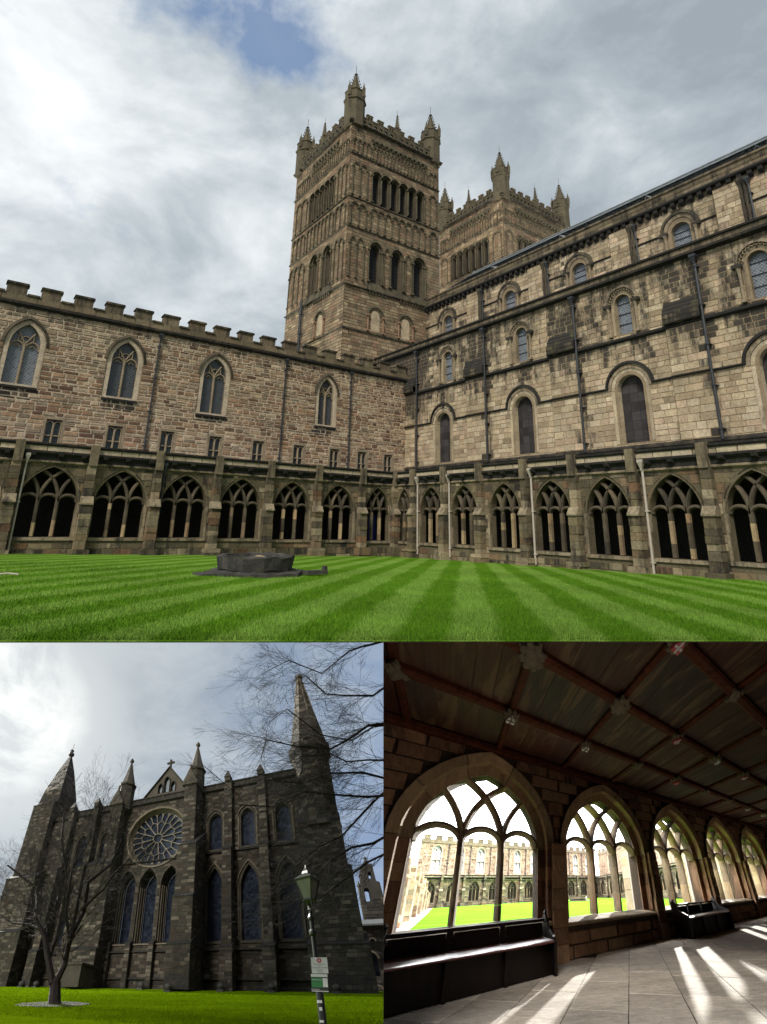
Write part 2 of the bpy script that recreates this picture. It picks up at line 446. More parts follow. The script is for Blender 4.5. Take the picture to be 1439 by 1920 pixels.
M['yellow'] = simple('yellow band', (.5, .42, .02), .5)
M['lampglass'] = simple('milky lamp glass', (.30, .28, .27), .25, .5, 0, .2, 4)
M['blueglow'] = simple('blue screen', (.01, .02, .16), .6)
def glass(name, col, lead, sc, rot=.785, wid=.10, rough=.25, axes='xz', spec=.5):
    m, t = mat_of(name); pos = t.n('ShaderNodeTexCoord').outputs['UV']
    p = t.mapping(pos, (sc, sc, 1), (0, 0, rot)); s = t.n('ShaderNodeSeparateXYZ', {0: p})
    ln = t.math('MAXIMUM', *[t.math('LESS_THAN', t.math('FRACT', s.outputs[i]), wid) for i in (0, 1)])
    n = t.noise(t.mapping(pos, (1, 1, 1)), 3., 3); cell = t.n('ShaderNodeTexWhiteNoise', {0: t.n('ShaderNodeVectorMath', {0: p}, operation='FLOOR').outputs[0]}).outputs[0]
    c = t.mix(1., col, t.ramp(t.math('ADD', t.math('MULTIPLY', n, .5), t.math('MULTIPLY', cell, .5)), [(.2, .55), (.8, 1.5)]), 'MULTIPLY')
    c = t.mix(ln, c, lead); finish(t, c, t.math('MULTIPLY_ADD', cell, .25, rough), None, spec=spec); return m
M['lattice'] = glass('leaded lattice glass', (.085, .10, .125), (.28, .28, .27), 9, .785, .16)
M['lattdk'] = glass('dark leaded glass', (.022, .028, .035), (.13, .13, .13), 8, .785, .14)
M['squares'] = glass('square leaded glass', (.035, .05, .055), (.012, .012, .012), 8, 0, .15)
M['pale_gl'] = glass('pale leaded glass', (.15, .18, .21), (.35, .35, .35), 9, .785, .13, .2)
M['boarded'] = glass('protected dark glass', (.045, .04, .04), (.03, .028, .028), 2.2, 0, .06, .7, spec=.1)
M['bluegl'] = glass('dark blue stained glass', (.012, .017, .030), (.008, .008, .009), 3.5, 0, .12, .3)
M['courtgl'] = glass('white blinds behind panes', (.55, .62, .68), (.35, .38, .4), 5, 0, .12, .4)
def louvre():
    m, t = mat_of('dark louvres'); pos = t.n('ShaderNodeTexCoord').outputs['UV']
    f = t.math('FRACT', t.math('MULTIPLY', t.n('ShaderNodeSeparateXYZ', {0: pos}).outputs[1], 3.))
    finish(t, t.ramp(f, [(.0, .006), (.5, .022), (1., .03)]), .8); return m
M['louvre'] = louvre()
def slates():
    m, t = mat_of('roof slates'); pos = t.n('ShaderNodeTexCoord').outputs['UV']
    br = t.n('ShaderNodeTexBrick', {'Vector': pos, 'Color1': (.10, .12, .125, 1), 'Color2': (.17, .19, .19, 1), 'Mortar': (.04, .045, .05, 1), 'Scale': 1., 'Mortar Size': .012, 'Brick Width': .4, 'Row Height': .28})
    finish(t, t.mix(1., br.outputs[0], t.ramp(t.noise(pos, 2., 5, .7), [(.3, .6), (.7, 1.4)]), 'MULTIPLY'), .7, br.outputs[1], .4, .02); return m
M['slate'] = slates()
def grass(name, c1, c2, d, period, amt, place, patch=.4):
    """mown lawn: the blades lie to and fro in bands across direction d"""
    m, t = mat_of(name); pos = t.n('ShaderNodeNewGeometry').outputs['Position']
    x = t.n('ShaderNodeVectorMath', {0: pos, 1: d}, operation='DOT_PRODUCT').outputs['Value']
    wob = t.math('MULTIPLY', t.noise(pos, .7, 3), .35 * period)
    s = t.math('SINE', t.math('MULTIPLY', t.math('ADD', x, wob), 6.28319 / period))
    f = t.math('ADD', t.ramp(s, [(.0, .5 - amt), (.25, .5 - amt), (.65, .5 + amt), (1., .5 + amt)]), t.math('MULTIPLY_ADD', t.noise(pos, 6, 6, .75), patch, -patch / 2), clamp=True)
    s01 = t.math('MULTIPLY_ADD', s, .5, .5)
    f = t.math('ADD', t.ramp(s01, [(.33, .5 - amt), (.67, .5 + amt)]), t.math('MULTIPLY_ADD', t.noise(pos, 5, 7, .8), patch * 2.2, -patch * 1.1), clamp=True)
    col = t.mix(f, c1, c2); n = t.noise(pos, 60, 3, .7); n0 = t.noise(pos, .45, 4, .6)
    col = t.mix(1., col, t.ramp(n, [(.3, .55), (.7, 1.45)]), 'MULTIPLY')
    col = t.mix(1., col, t.ramp(n0, [(.3, .8), (.7, 1.18)]), 'MULTIPLY')
    at = t.n('ShaderNodeAttribute', attribute_name='tint'); b = t.n('ShaderNodeSeparateColor', {0: at.outputs['Color']}).outputs[2]
    col = t.mix(1., col, t.ramp(b, [(0., .6), (1., 1.4)]), 'MULTIPLY')
    finish(t, col, 1., n, .6, .03, 0.); return m
M['lawn'] = grass('striped court lawn', (.060, .150, .005), (.158, .265, .045), (.72, -.69, 0), 1.12, .33, None)
M['churchlawn'] = grass('church lawn', (.11, .20, .002), (.17, .27, .004), (.5, .5, 0), 40, .02, None, .35)
M['courtlawn'] = grass('sunlit court lawn', (.085, .27, .012), (.14, .37, .025), (.3, .8, .1), 3., .25, None, .3)
def planks(name, c1, c2, c3):
    m, t = mat_of(name); at = t.n('ShaderNodeAttribute', attribute_name='tint'); sep = t.n('ShaderNodeSeparateColor', {0: at.outputs['Color']})
    uv = t.n('ShaderNodeTexCoord').outputs['UV']; off = t.n('ShaderNodeCombineXYZ', {0: t.math('MULTIPLY', sep.outputs[2], 40.), 1: 0., 2: 0.}).outputs[0]
    p = t.n('ShaderNodeVectorMath', {0: uv, 1: off}, operation='ADD').outputs[0]
    g = t.noise(t.mapping(p, (9, 1., 1)), 1.6, 7, .65, .8); g2 = t.noise(t.mapping(p, (3, .6, 1)), 1.1, 5, .6, .6)
    c = t.ramp(sep.outputs[0], [(.15, c1), (.5, c2), (.85, c3)])
    c = t.mix(1., c, t.ramp(g, [(.3, .55), (.55, 1.), (.75, 1.5)]), 'MULTIPLY')
    c = t.mix(t.ramp(g2, [(.52, 0.), (.62, .7)]), c, (.16, .10, .045))
    finish(t, c, .75, g, .4, .01, .2); return m
M['plank'] = planks('dark ceiling boards', (.042, .030, .020), (.085, .027, .012), (.056, .031, .017))
M['beam'] = simple('stained oak beam', (.080, .022, .010), .85, .08, 0, .45, 6)
M['boss'] = simple('carved boss', (.13, .10, .065), .8, .2, 0, .4, 8)
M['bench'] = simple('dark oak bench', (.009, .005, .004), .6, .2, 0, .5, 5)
M['seat'] = simple('worn red seat board', (.16, .055, .05), .3, .6, 0, .5, 7)
M['dirt'] = simple('bare trampled earth', (.085, .075, .07), .95, .1, 0, .4, 12)
M['path'] = simple('pale path slabs', (.34, .29, .24), .9, .2, 0, .3, 4)
def uv_box(ob, F, place, base=None):
    """UVs in the wall's own metres (u, v)"""
    me = ob.data; inv = np.linalg.inv(place.A); mi = np.linalg.inv(F.m)
    loc = np.zeros(3); p = ob
    while p is not None: loc = loc + np.array(p.location); p = p.parent
    n = len(me.vertices); co = np.empty(n * 3, 'f'); me.vertices.foreach_get('co', co)
    L = (co.reshape(-1, 3) + loc - place.o) @ inv.T
    U = (L - F.o) @ mi
    li = np.empty(len(me.loops), 'i'); me.loops.foreach_get('vertex_index', li)
    uv = me.uv_layers.new(name='UVMap'); uv.data.foreach_set('uv', U[li][:, :2].astype('f').ravel())
    return ob
def pane(place, par, F, pts, w, mat, name='glass', label=None):
    m = MB(F); m.ngon([(u, v, w) for u, v in pts]); o = build(place, m, name, mat, par, label=label)
    return uv_box(o, F, place) if o else None
def emit_sky(name, nodes):
    m, t = mat_of(name); c = nodes(t); e = t.n('ShaderNodeEmission', {0: c, 1: 1.}); t.n('ShaderNodeOutputMaterial', {0: e.outputs[0]}); return m
# ================================================================ COURTYARD
GZ = lambda x, y: .0186 * (21.53 - x) + .0184 * (28.49 - y)
def blockstack(m, u0, u1, w0, w1, v0, v1, ch=.3, jit=.012):
    v = v0
    while v < v1 - .02:
        h = min(ch * R.uniform(.75, 1.25), v1 - v)
        if v1 - v - h < ch * .4: h = v1 - v
        a, b, c = (R.uniform(-jit, jit) for _ in range(3))
        m.box(u0 + a, u1 + b, v + .006, v + h - .006, w0, w1 + c, (R.random(), R.random() * .25, R.random())); v += h
def intersecting(h, c, spring, rise, n=9):
    R0 = (h * h + rise * rise) / (2 * h); poly = opening(c, h, spring - 1, spring, rise, 24); out = []
    for mx in (c - h / 3, c + h / 3):
        for sg in (1, -1):
            path = []
            for i in range(40):
                a = i * .045; x = mx + sg * (R0 - R0 * math.cos(a)); y = spring + R0 * math.sin(a)
                path.append((x, y))
                if i and not inside(poly, x, y): break
            out.append(path[::max(1, len(path) // n)] + [path[-1]])
    return out
def cloister_window(place, par, F, uL, uR, sill, spring, rise, w, wd=.15, dep=.22, mats=('trac', 'mull'), heads=.75, pale=.5, n=10):
    c = (uL + uR) / 2; h = (uR - uL) / 2
    win = empty_part('window', par)
    for mx in (c - h / 3, c + h / 3):
        cut = sorted([sill + .02, spring - R.uniform(.25, .5), sill + R.uniform(.3, .9)]); vs = [sill + .02] + cut[1:] + [spring]
        for a, b in zip(vs, vs[1:]):
            m = MB(F); m.bar([(mx, a + .004), (mx, b - .004)], wd, w - dep, w, t=(R.random(), R.random() * .2, R.random()))
            build(place, m, 'mullion', M[mats[1] if R.random() < pale else mats[0]], win)
    m = MB(F)
    for p in intersecting(h, c, spring, rise): m.bar(p, wd, w - dep, w - .015, t=(R.random(), R.random() * .3, R.random()))
    build(place, m, 'tracery', M[mats[0]], win)
    m = MB(F)
    for k in (-1, 0, 1): m.bar(arch(c + k * h * 2 / 3, h / 3, spring, h / 3 * heads, n), wd * .9, w - dep + .01, w - .03)
    build(place, m, 'light_head', M[mats[0]], win)
    return win
def cloister_range(place, F, par, wins, butts, u0, u1, sill=.93, spring=2.45, apex=3.87, top=4.12, pieces=220, pipes=(), detail=True, mat='arcade', heads=.75):
    holes = [opening((a + b) / 2, (b - a) / 2, sl, spring, apex - spring, 16) for a, b, sl in wins]
    m = MB(F); m.wall([(u0, -.4), (u0, top), (u1, top), (u1, -.4)], holes, 0, .45); build(place, m, 'wall', M['arcjoint'], par)
    big = [opening((a + b) / 2, (b - a) / 2 + .1, sl - .12, spring, apex - spring + .12, 16) for a, b, sl in wins]
    big += [rect(b - .18, b + .18, -.5, top + .2) for b in butts]
    st = courses(u0, u1, -.1, top, big, (.24, .42), (.35, .95), tint=lambda u, v: (R.random(), .25 * (R.random() < .3) + (.15 if v > 3.7 or v < .4 else 0), R.random()))
    lay(place, par, F, st, M[mat], 0, .018, pieces)
    for (a, b, sl), hl, bg in zip(wins, holes, big):
        m = MB(F); m.band(hl[1:-1], bg[1:-1], -.12, -.05, .03, vous=8); build(place, m, 'arch_ring', M[mat], par)
        m = MB(F); m.box(a - .12, b + .12, sl - .13, sl - .01, -.3, .07, (R.random(), .2, .7)); build(place, m, 'sill', M['dress'], par)
        for s, e in ((a - .1, a), (b, b + .1)):
            m = MB(F); blockstack(m, s, e, -.1, .03, sl, spring, .5); build(place, m, 'jamb', M['dress'], par)
        cloister_window(place, par, F, a, b, sl, spring, apex - spring, -.12, heads=heads)
    for b in butts:
        m = MB(F); blockstack(m, b - .36, b + .36, 0, .62, -.3, .52, .35, .03); blockstack(m, b - .22, b + .22, 0, .42, .52, 2.35, .3, .02)
        m.hprism([(0, 2.35), (.49, 2.35), (.49, 2.41), (.29, 2.70), (0, 2.70)], b - .24, b + .24, (.4, .12, .6))
        blockstack(m, b - .18, b + .18, 0, .27, 2.70, 4.0, .3, .015)
        build(place, m, 'buttress', M[mat], par)
        m = MB(F); m.box(b - .17, b + .17, 4.0, 4.9, .02, .34, (.5, .2, .4)); build(place, m, 'buttress_cap', M['par'], par)
    # crowning courses: slim string, parapet band, dark roll, coping
    m = MB(F); m.hprism([(0, 3.98), (.10, 4.04), (.10, 4.10), (0, 4.14)], u0, u1, (.6, .2, .6)); build(place, m, 'string_course', M['dress'], par)
    m = MB(F); m.hprism([(0, 4.12), (.06, 4.14), (.06, 4.30), (.2, 4.42), (.2, 4.50), (0, 4.50)], u0, u1, (.2, .35, .3)); build(place, m, 'cornice', M['sooty'], par)
    st = courses(u0, u1, 4.50, 4.74, [], (.24, .24), (.5, 1.2), tint=lambda u, v: (R.random(), .1, R.random()))
    m = MB(F); m.box(u0, u1, 4.48, 4.76, -.25, .06); build(place, m, 'parapet', M['arcjoint'], par)
    lay(place, par, F, st, M['pale'], .06, .02, 40, name='parapet_stone', rest='parapet_stonework')
    m = MB(F); m.hprism([(-.3, 4.74), (.13, 4.74), (.16, 4.79), (.16, 4.86), (-.3, 4.90)], u0, u1, (.2, .3, .2)); build(place, m, 'coping', M['sooty'], par)
    k = u0 + .5
    while k < u1:
        if all(abs(k - b) > .35 for b in butts):
            m = MB(F); m.hprism([(.05, 4.22), (.30, 4.30), (.32, 4.42), (.05, 4.44)], k - .09, k + .09, (.3, .4, .3)); build(place, m, 'carved_block', M['sooty'], par)
        k += R.uniform(.8, 1.1)
def pipe(place, par, F, u, v0, v1, w=.12, r=.05, mat='iron', hopper=True, name='drainpipe', bend=None):
    m = MB(F); pts = [(u, v0, w), (u, v1, w)]
    if bend: pts = [(u, v0, w + .0), (u, bend, w), (u, v1, w)]
    m.tube(pts, r, 8)
    k = v0 + .4
    while k < v1 - .2: m.lathe((u, w), [(r * 1.45, k), (r * 1.45, k + .07)], 8); m.box(u - r * 1.8, u + r * 1.8, k + .015, k + .055, 0, w, None); k += 1.85
    o = build(place, m, name, M[mat], par)
    if hopper:
        m = MB(F); m.lathe((u, w + .04), [(r, v1), (r * 1.2, v1 + .08), (r * 2.8, v1 + .28), (r * 3.2, v1 + .3), (r * 3.2, v1 + .42)], 4, rot=.785)
        build(place, m, 'hopper', M[mat], o)
# ---- lawn: a slab whose near side is cut
def cut_pt(px, py):
    d = RIGHT * (px - 719.5) / 1056.79 + DOWN * (py - 638.72) / 1056.79 + FWD
    t = (1.9 - .0186 * 21.53 - .0184 * 28.49) / (-d[2] - .0186 * d[0] - .0184 * d[1]); return CAM + t * d
NEAR0 = cut_pt(-420, 1200.6); NEAR1 = cut_pt(1900, 1200.6)
m = MB(); far = [(26, 3), (26, 33), (-8, 33)]
top = [NEAR0, NEAR1] + [np.array([x, y, GZ(x, y)]) for x, y in far]
ids = [m.pt(*p) for p in top]; low = [m.pt(*(p - np.array([0, 0, .012]))) for p in top]
m.face(ids); m.face(low)
for i in range(5): j = (i + 1) % 5; m.face((ids[i], ids[j], low[j], low[i]))
build(COURT, m, 'lawn', M['lawn'], kind='structure')
m = MB(); m.face([m.pt(*(p - np.array([0, 0, .02]))) for p in top]); build(COURT, m, 'soil_bounce_blocker', M['dirt'], kind='structure')  # unseen sheet added under the lawn, keeps green bounce off the church site
# grass blades standing on the near part of the lawn
def blades(n, place, zf, pick, hgt, wid, mat, name):
    rs = np.random.RandomState(4); P = pick(rs, n); n = len(P)
    a = rs.uniform(0, 6.28, n); h = hgt * rs.uniform(.5, 1.3, n); w = wid * rs.uniform(.7, 1.3, n)
    lean = rs.uniform(-.5, .5, (n, 2)) * h[:, None]
    z = zf(P[:, 0], P[:, 1]); dx = np.cos(a) * w; dy = np.sin(a) * w
    V = np.empty((n, 3, 3)); V[:, 0] = np.stack([P[:, 0] - dx, P[:, 1] - dy, z], 1); V[:, 1] = np.stack([P[:, 0] + dx, P[:, 1] + dy, z], 1)
    V[:, 2] = np.stack([P[:, 0] + lean[:, 0], P[:, 1] + lean[:, 1], z + h], 1)
    V = place.w(V.reshape(-1, 3))
    for nrm, off in place.cuts or [(-UNDER, 0.)]:
        d = ((V - CAM) @ nrm - off).reshape(-1, 3).min(1); V = V.reshape(-1, 3, 3)[d >= 0].reshape(-1, 3)
    k = len(V) // 3; me = bpy.data.meshes.new(name); me.vertices.add(k * 3); me.vertices.foreach_set('co', V.astype('f').ravel())
    me.loops.add(k * 3); me.loops.foreach_set('vertex_index', np.arange(k * 3, dtype='i')); me.polygons.add(k)
    me.polygons.foreach_set('loop_start', np.arange(0, k * 3, 3, dtype='i')); me.update(calc_edges=True)
    at = me.attributes.new('tint', 'FLOAT_COLOR', 'FACE'); c = np.ones((k, 4), 'f'); c[:, 2] = rs.uniform(.1, 1., k); at.data.foreach_set('color', c.ravel())
    me.materials.append(mat); o = bpy.data.objects.new(name, me); S.collection.objects.link(o); o['kind'] = 'stuff'; return o
def pick_top(rs, n):
    t = rs.uniform(0, 1, n); s = rs.uniform(0, 1, n) ** 1.7
    A = NEAR0[:2] * .75 + NEAR1[:2] * .25; A = NEAR0[:2] + (NEAR1[:2] - NEAR0[:2]) * (.12 + .7 * t)[:, None]
    d = A - CAM[:2]; return A + d * (s * 2.2)[:, None]
blades(170000, COURT, GZ, pick_top, .045, .004, M['lawn'], 'grass')
# ---- stone basin
def basin():
    c = (6.62, 14.75); g = GZ(*c) + .02
    t = thing(COURT, 'stone_basin', 'black weathered octagonal stone basin standing on a low plinth in the striped lawn', 'basin', (c[0], c[1], g))
    F = Fr((c[0], c[1], g), (1, 0, 0), (0, 0, 1), (0, 1, 0))
    def octo(m, prof, jit=.0, rot=.55):
        rows = []
        for r, v in prof:
            row = []
            for k in range(24):
                a = rot + 6.28319 * k / 24; kk = math.cos(math.pi / 8) / math.cos(((a - rot) % (math.pi / 4)) - math.pi / 8)
                rr = r * kk + R.uniform(-jit, jit); row.append(m.pt(rr * math.cos(a), v + R.uniform(-jit, jit), rr * math.sin(a)))
            rows.append(row)
        for a, b in zip(rows, rows[1:]):
            for k in range(24): m.face((a[k], a[(k + 1) % 24], b[(k + 1) % 24], b[k]), (R.random(), R.random() * .3, R.random()))
        m.face(rows[-1])
    m = MB(F); octo(m, [(1.28, -.06), (1.28, .07), (1.22, .10), (.85, .11)], .02); build(COURT, m, 'plinth', M['basin'], t)
    m = MB(F); octo(m, [(.95, .10), (.97, .14), (1.03, .42), (1.02, .46), (.96, .475), (.87, .455), (.84, .38), (.81, .24), (.5, .2)], .020); build(COURT, m, 'bowl', M['basin'], t)
    m = MB(F); m.lathe((.12, .1), [(.2, .2), (.22, .34), (.15, .42), (.05, .45)], 9); build(COURT, m, 'central_stump', M['dress'], t)
    m = MB(F); m.box(1.1, 1.75, 0, .09, -.75, -.45, top=.02); m.box(1.62, 1.76, .0, .2, -.72, -.58, top=.03); build(COURT, m, 'spout_block', M['basin'], t)
    m = MB(F); m.box(-1.55, -1.1, -.02, .06, -.3, .35, top=.03); build(COURT, m, 'step', M['basin'], t)
basin()
c = (1.08, 15.4); t = thing(COURT, 'fallen_stick', 'short pale stick lying on the lawn', 'stick', (c[0], c[1], GZ(*c)))
m = MB(); m.tube([(c[0] - .25, c[1] + .05, GZ(*c) + .03), (c[0] + .1, c[1], GZ(*c) + .05), (c[0] + .28, c[1] - .1, GZ(*c) + .03)], .018, 6); build(COURT, m, 'branch', M['palepipe'], t)
# ---- west walk arcade (left) and north walk arcade (right)
FL = Fr((0, 28.49, 0), (1, 0, 0), (0, 0, 1), (0, -1, 0)); FRt = Fr((21.53, 0, 0), (0, -1, 0), (0, 0, 1), (-1, 0, 0))
tl = thing(COURT, 'cloister_arcade', 'traceried cloister arcade below the pink rubble wall, left side of the courtyard', 'arcade', (10, 28.49, 0))
cloister_range(COURT, FL, tl, [(-3.8, -1.6, 1.), (-.90, 1.25, 1.), (1.97, 4.17, 1.), (4.84, 7.0, .99), (7.71, 9.88, .99), (10.6, 12.74, .97), (13.5, 15.62, .92), (16.44, 18.54, .91), (19.38, 21.12, .86)],
               [-1.25, 1.62, 4.5, 7.35, 10.25, 13.1, 16.02, 18.98, 21.38], -4, 21.53)
for u in (1.98, 7.66): pipe(COURT, tl, FL, u, .1, 3.95, .1, .04, 'palepipe' if u < 3 else 'iron', name='drainpipe')
tr = thing(COURT, 'cloister_arcade', 'traceried cloister arcade below the buff church wall with pale downpipes, right side of the courtyard', 'arcade', (21.53, 15, 0))
cloister_range(COURT, FRt, tr, [(-28.3, -26.95, .86), (-26.12, -24.22, .86), (-23.46, -21.56, .88), (-20.67, -18.72, .86), (-17.83, -15.88, .84), (-15.08, -13.1, .84), (-12.3, -10.3, .86), (-9.5, -7.5, .9), (-6.7, -4.7, .9)],
               [-26.55, -23.87, -21.15, -18.22, -15.5, -12.72, -9.92, -7.1, -4.3], -28.49, -3.)
for u in (-26.2, -23.5, -17.85, -12.33): pipe(COURT, tr, FRt, u, .25, 4.05, .12, .05, 'palepipe')
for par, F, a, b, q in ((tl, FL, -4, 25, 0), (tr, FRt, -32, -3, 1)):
    m = MB(F); m.hprism([(-.3, 4.66), (-3.8, 5.0), (-3.8, 5.12), (-.3, 4.78)], a, b); build(COURT, m, 'lead_roof', M['lead'], par)
    m = MB(F); m.hprism([(-.45, -.35), (-3.8, -.35), (-3.8, .12), (-.45, .12)], a, b); build(COURT, m, 'walk_floor', M['dark'], par)  # floor colour darkened too, shade put into it
    m = MB(F); m.hprism([(-.46, 4.6), (-3.78, 4.9), (-3.78, 4.94), (-.46, 4.64)], a, b); m.box(a, b, 0, 4.7, -3.79, -3.7); build(COURT, m, 'painted_shade_lining', M['dark'], par)  # dark sheets added to paint the shade behind the arcade
t = thing(COURT, 'display_screen', 'blue lit screen standing in the shade of the corner bay of the cloister', 'screen', (20.6, 29.6, .3))
m = MB(Fr((20.6, 29.6, 0), (1, 0, 0), (0, 0, 1), (0, -1, 0))); m.box(-.3, .25, .5, 2.3, 0, .06); build(COURT, m, 'panel', M['blueglow'], t)
m = MB(Fr((20.6, 29.6, 0), (1, 0, 0), (0, 0, 1), (0, -1, 0))); m.box(-.34, .29, .12, .5, -.1, .1); m.box(-.34, -.3, .4, 2.34, -.01, .07); m.box(.25, .29, .4, 2.34, -.01, .07); build(COURT, m, 'stand', M['black'], t)

# ---- west range: battlemented rubble wall on the left
FW = Fr((0, 32.29, 0), (1, 0, 0), (0, 0, 1), (0, -1, 0))
tw = thing(COURT, 'cloister_building', 'long battlemented building of pink rubble stone above the left cloister arcade', 'building', (10, 32.29, 0))
bigw = [(1.13, .66, 7.95), (5.84, .68, 7.95), (10.87, .69, 7.72), (18.52, .58, 7.92), (-4.2, .66, 7.95)]
smw = [3.07, 5.9, 8.6, 11.3, 13.98, 16.7, 19.35, 21.53, 23.73, .3]
hol = [opening(c, h, s, 9.95, 1.08, 16) for c, h, s in bigw] + [rect(c - .36, c + .36, 4.9, 6.42) for c in smw]
m = MB(FW); m.wall([(-6, -.4), (-6, 11.95), (25.33, 11.95), (25.33, -.4)], hol, 0, .4); build(COURT, m, 'wall', M['mortar'], tw)
hb = [opening(c, h + .22, s - .15, 9.95, 1.33, 16) for c, h, s in bigw] + [rect(c - .48, c + .48, 4.8, 6.52) for c in smw]
def wt(u, v):
    g = .0
    if v > 11.4: g = .28
    elif v > 10.8: g = .1 * R.random()
    if 7.2 < v < 7.9 and any(abs(u - c) < .8 for c, h, s in bigw): g = .55
    r = R.random()
    if v > 10.2 and u < 6: r = .5 + .5 * r
    return (r, g, R.random())
st = courses(-6, 25.33, 4.9, 11.95, hb, (.13, .27), (.28, .72), joint=.020, jit=.018, tint=wt, split=.12)
lay(COURT, tw, FW, st, M['rubble'], 0, .03, 300, .03)
for c, h, s in bigw:
    w = empty_part('window', tw); o = opening(c, h, s, 9.95, 1.08, 16)
    pane(COURT, w, FW, opening(c, h, s, 9.95, 1.08, 16), -.28, M['lattice' if c < 2 else 'lattdk'])
    m = MB(FW); m.bar([(c, s), (c, 10.0)], .12, -.27, -.12); m.bar([(c, 10.), (c - .2, 10.35), (c - .36, 10.6)], .09, -.27, -.14); m.bar([(c, 10.), (c + .2, 10.35), (c + .36, 10.6)], .09, -.27, -.14)
    for k in (-1, 1):
        m.bar(arch(c + k * h / 2, h / 2, 9.72, .42, 8), .10, -.27, -.15); m.bar([(c + k * h / 2, 10.1), (c + k * h / 2, 10.55)], .07, -.27, -.16)
        m.bar([(c + k * h / 2 - .13, 9.85), (c + k * h / 2, 9.98), (c + k * h / 2 + .13, 9.85)], .05, -.27, -.18)
    m.bar(arch(c, .2, 10.2, .2, 8), .06, -.27, -.15); build(COURT, m, 'tracery', M['dress'], w)
    oo = opening(c, h + .24, s - .02, 9.95, 1.3, 16)
    m = MB(FW); m.band(o, oo, -.26, -.1, .03, vous=0); build(COURT, m, 'surround', M['dress'], w)
    m = MB(FW); m.band(arch(c, h + .26, 9.95, 1.34, 16), arch(c, h + .38, 9.95, 1.5, 16), 0, .12, .05); build(COURT, m, 'hood_mould', M['sooty'], w)
    m = MB(FW); m.hprism([(-.28, s - .02), (.10, s - .12), (.10, s - .22), (0, s - .22)], c - h - .22, c + h + .22, (.5, .6, .5)); build(COURT, m, 'sill', M['sooty'], w)
for c in smw:
    w = empty_part('window', tw); pane(COURT, w, FW, rect(c - .36, c + .36, 4.9, 6.42), -.2, M['squares'])
    m = MB(FW); m.bar([(c, 4.9), (c, 6.2)], .1, -.19, -.04)
    for k in (-1, 1): m.bar([(c + k * .33, 4.9), (c + k * .33, 6.4)], .06, -.19, -.04); m.bar(arch(c + k * .18, .16, 6.16, .18, 8), .06, -.19, -.05)
    m.bar([(c - .36, 5.62), (c + .36, 5.62)], .07, -.19, -.06); build(COURT, m, 'tracery', M['dress'], w)
    m = MB(FW); m.band([(c - .36, 4.9), (c - .36, 6.42), (c + .36, 6.42), (c + .36, 4.9)], [(c - .48, 4.9), (c - .48, 6.54), (c + .48, 6.54), (c + .48, 4.9)], -.1, .02); build(COURT, m, 'surround', M['dress'], w)
for u in (7.45, 15.35, 20.34): pipe(COURT, tw, FW, u, 5.1, 11.4)
m = MB(FW); m.hprism([(0, 11.82), (.2, 11.95), (.2, 12.05), (0, 12.10)], -6, 25.33, (.3, .3, .3)); build(COURT, m, 'cornice', M['sooty'], tw)
m = MB(FW); m.box(-6, 25.33, 11.95, 12.5, -.35, .05); build(COURT, m, 'parapet', M['arcjoint'], tw)
st = courses(-6, 25.33, 12.1, 12.46, [], (.36, .36), (.6, 1.3)); lay(COURT, tw, FW, st, M['par'], .05, .02, 30, name='parapet_stone', rest='parapet_stonework')
mer = []
k = -4
while -.18 + 1.53 * k + .9 < 25.4:
    a = -.18 + 1.53 * k
    m = MB(FW); m.box(a, a + .9, 12.44, 12.95, -.34, .06, (R.random(), .15, R.random())); m.box(a - .06, a + .96, 12.95, 13.06, -.42, .14, (R.random(), .35, R.random()), top=.03)
    build(COURT, m, 'merlon', M['par'], tw)
    m = MB(FW); m.box(a + .93, a + 1.5, 12.46, 12.55, -.42, .13, (.3, .3, .3)); build(COURT, m, 'coping', M['par'], tw); k += 1
m = MB(FW); m.hprism([(-.35, 12.2), (-6, 13.4), (-6, 13.2), (-.35, 12.0)], -6, 25.3); build(COURT, m, 'lead_roof', M['lead'], tw)

# ---- the church: aisle wall and clerestory of the nave
FA = Fr((25.33, 0, 0), (0, -1, 0), (0, 0, 1), (-1, 0, 0))
tn = thing(COURT, 'nave', 'long church nave of buff stone streaked with black soot, with round-arched windows in three tiers', 'church', (25.33, 18, 0))
bays = [-28.32, -21.4, -14.72, -8.35, -1.7]; gal = [-27.76, -21.27, -14.62, -8.35, -1.7]
U0, U1 = -36.5, 2.
lowh = [opening(c, .68, 5.75, 8.38, .68, 16) for c in bays]; galh = [opening(c, .41, 11.15, 12.84, .41, 16) for c in gal]
m = MB(FA); m.wall([(U0, -.4), (U0, 14.1), (U1, 14.1), (U1, -.4)], lowh + galh, 0, .5); build(COURT, m, 'aisle_wall', M['buffm'], tn)
def soot_n(u, v):
    g = 0.
    n = math.sin(u * 1.7 + 2 * math.sin(u * .9)) * .5 + .5; n2 = math.sin(u * 5.3 + 3 * math.sin(v * 2.1)) * .5 + .5
    if v > 13.2: g = .62 - .12 * n
    elif v > 10.95: g = .24 + .26 * n * n2 + .10 * (v - 11)
    elif v > 9.0: g = .04 + max(0, .42 * (v - 9.0) / 1.9 * (.45 + n))
    elif v > 8.5: g = .1 * n
    elif v > 7.4: g = .12 * n * (v - 7.4)
    elif v < 5.9: g = .15
    if u < -29.5 and v > 8.5: g += .35
    for b in (-32, -24.9, -18.2, -11.4):
        if b - 1.1 < u < b + .9 and v > 9: g += .1 + .1 * R.random()
    for b in (-24.15, -17.4, -10.8):
        if abs(u - b) < .3: g += .45
    for c in bays:
        if abs(u - c) < 1.4 and 9.7 < v < 10.9: g += .25
    return (R.random() if v > 8.5 else .15 + .8 * R.random(), g * R.uniform(.88, 1.1), R.random())
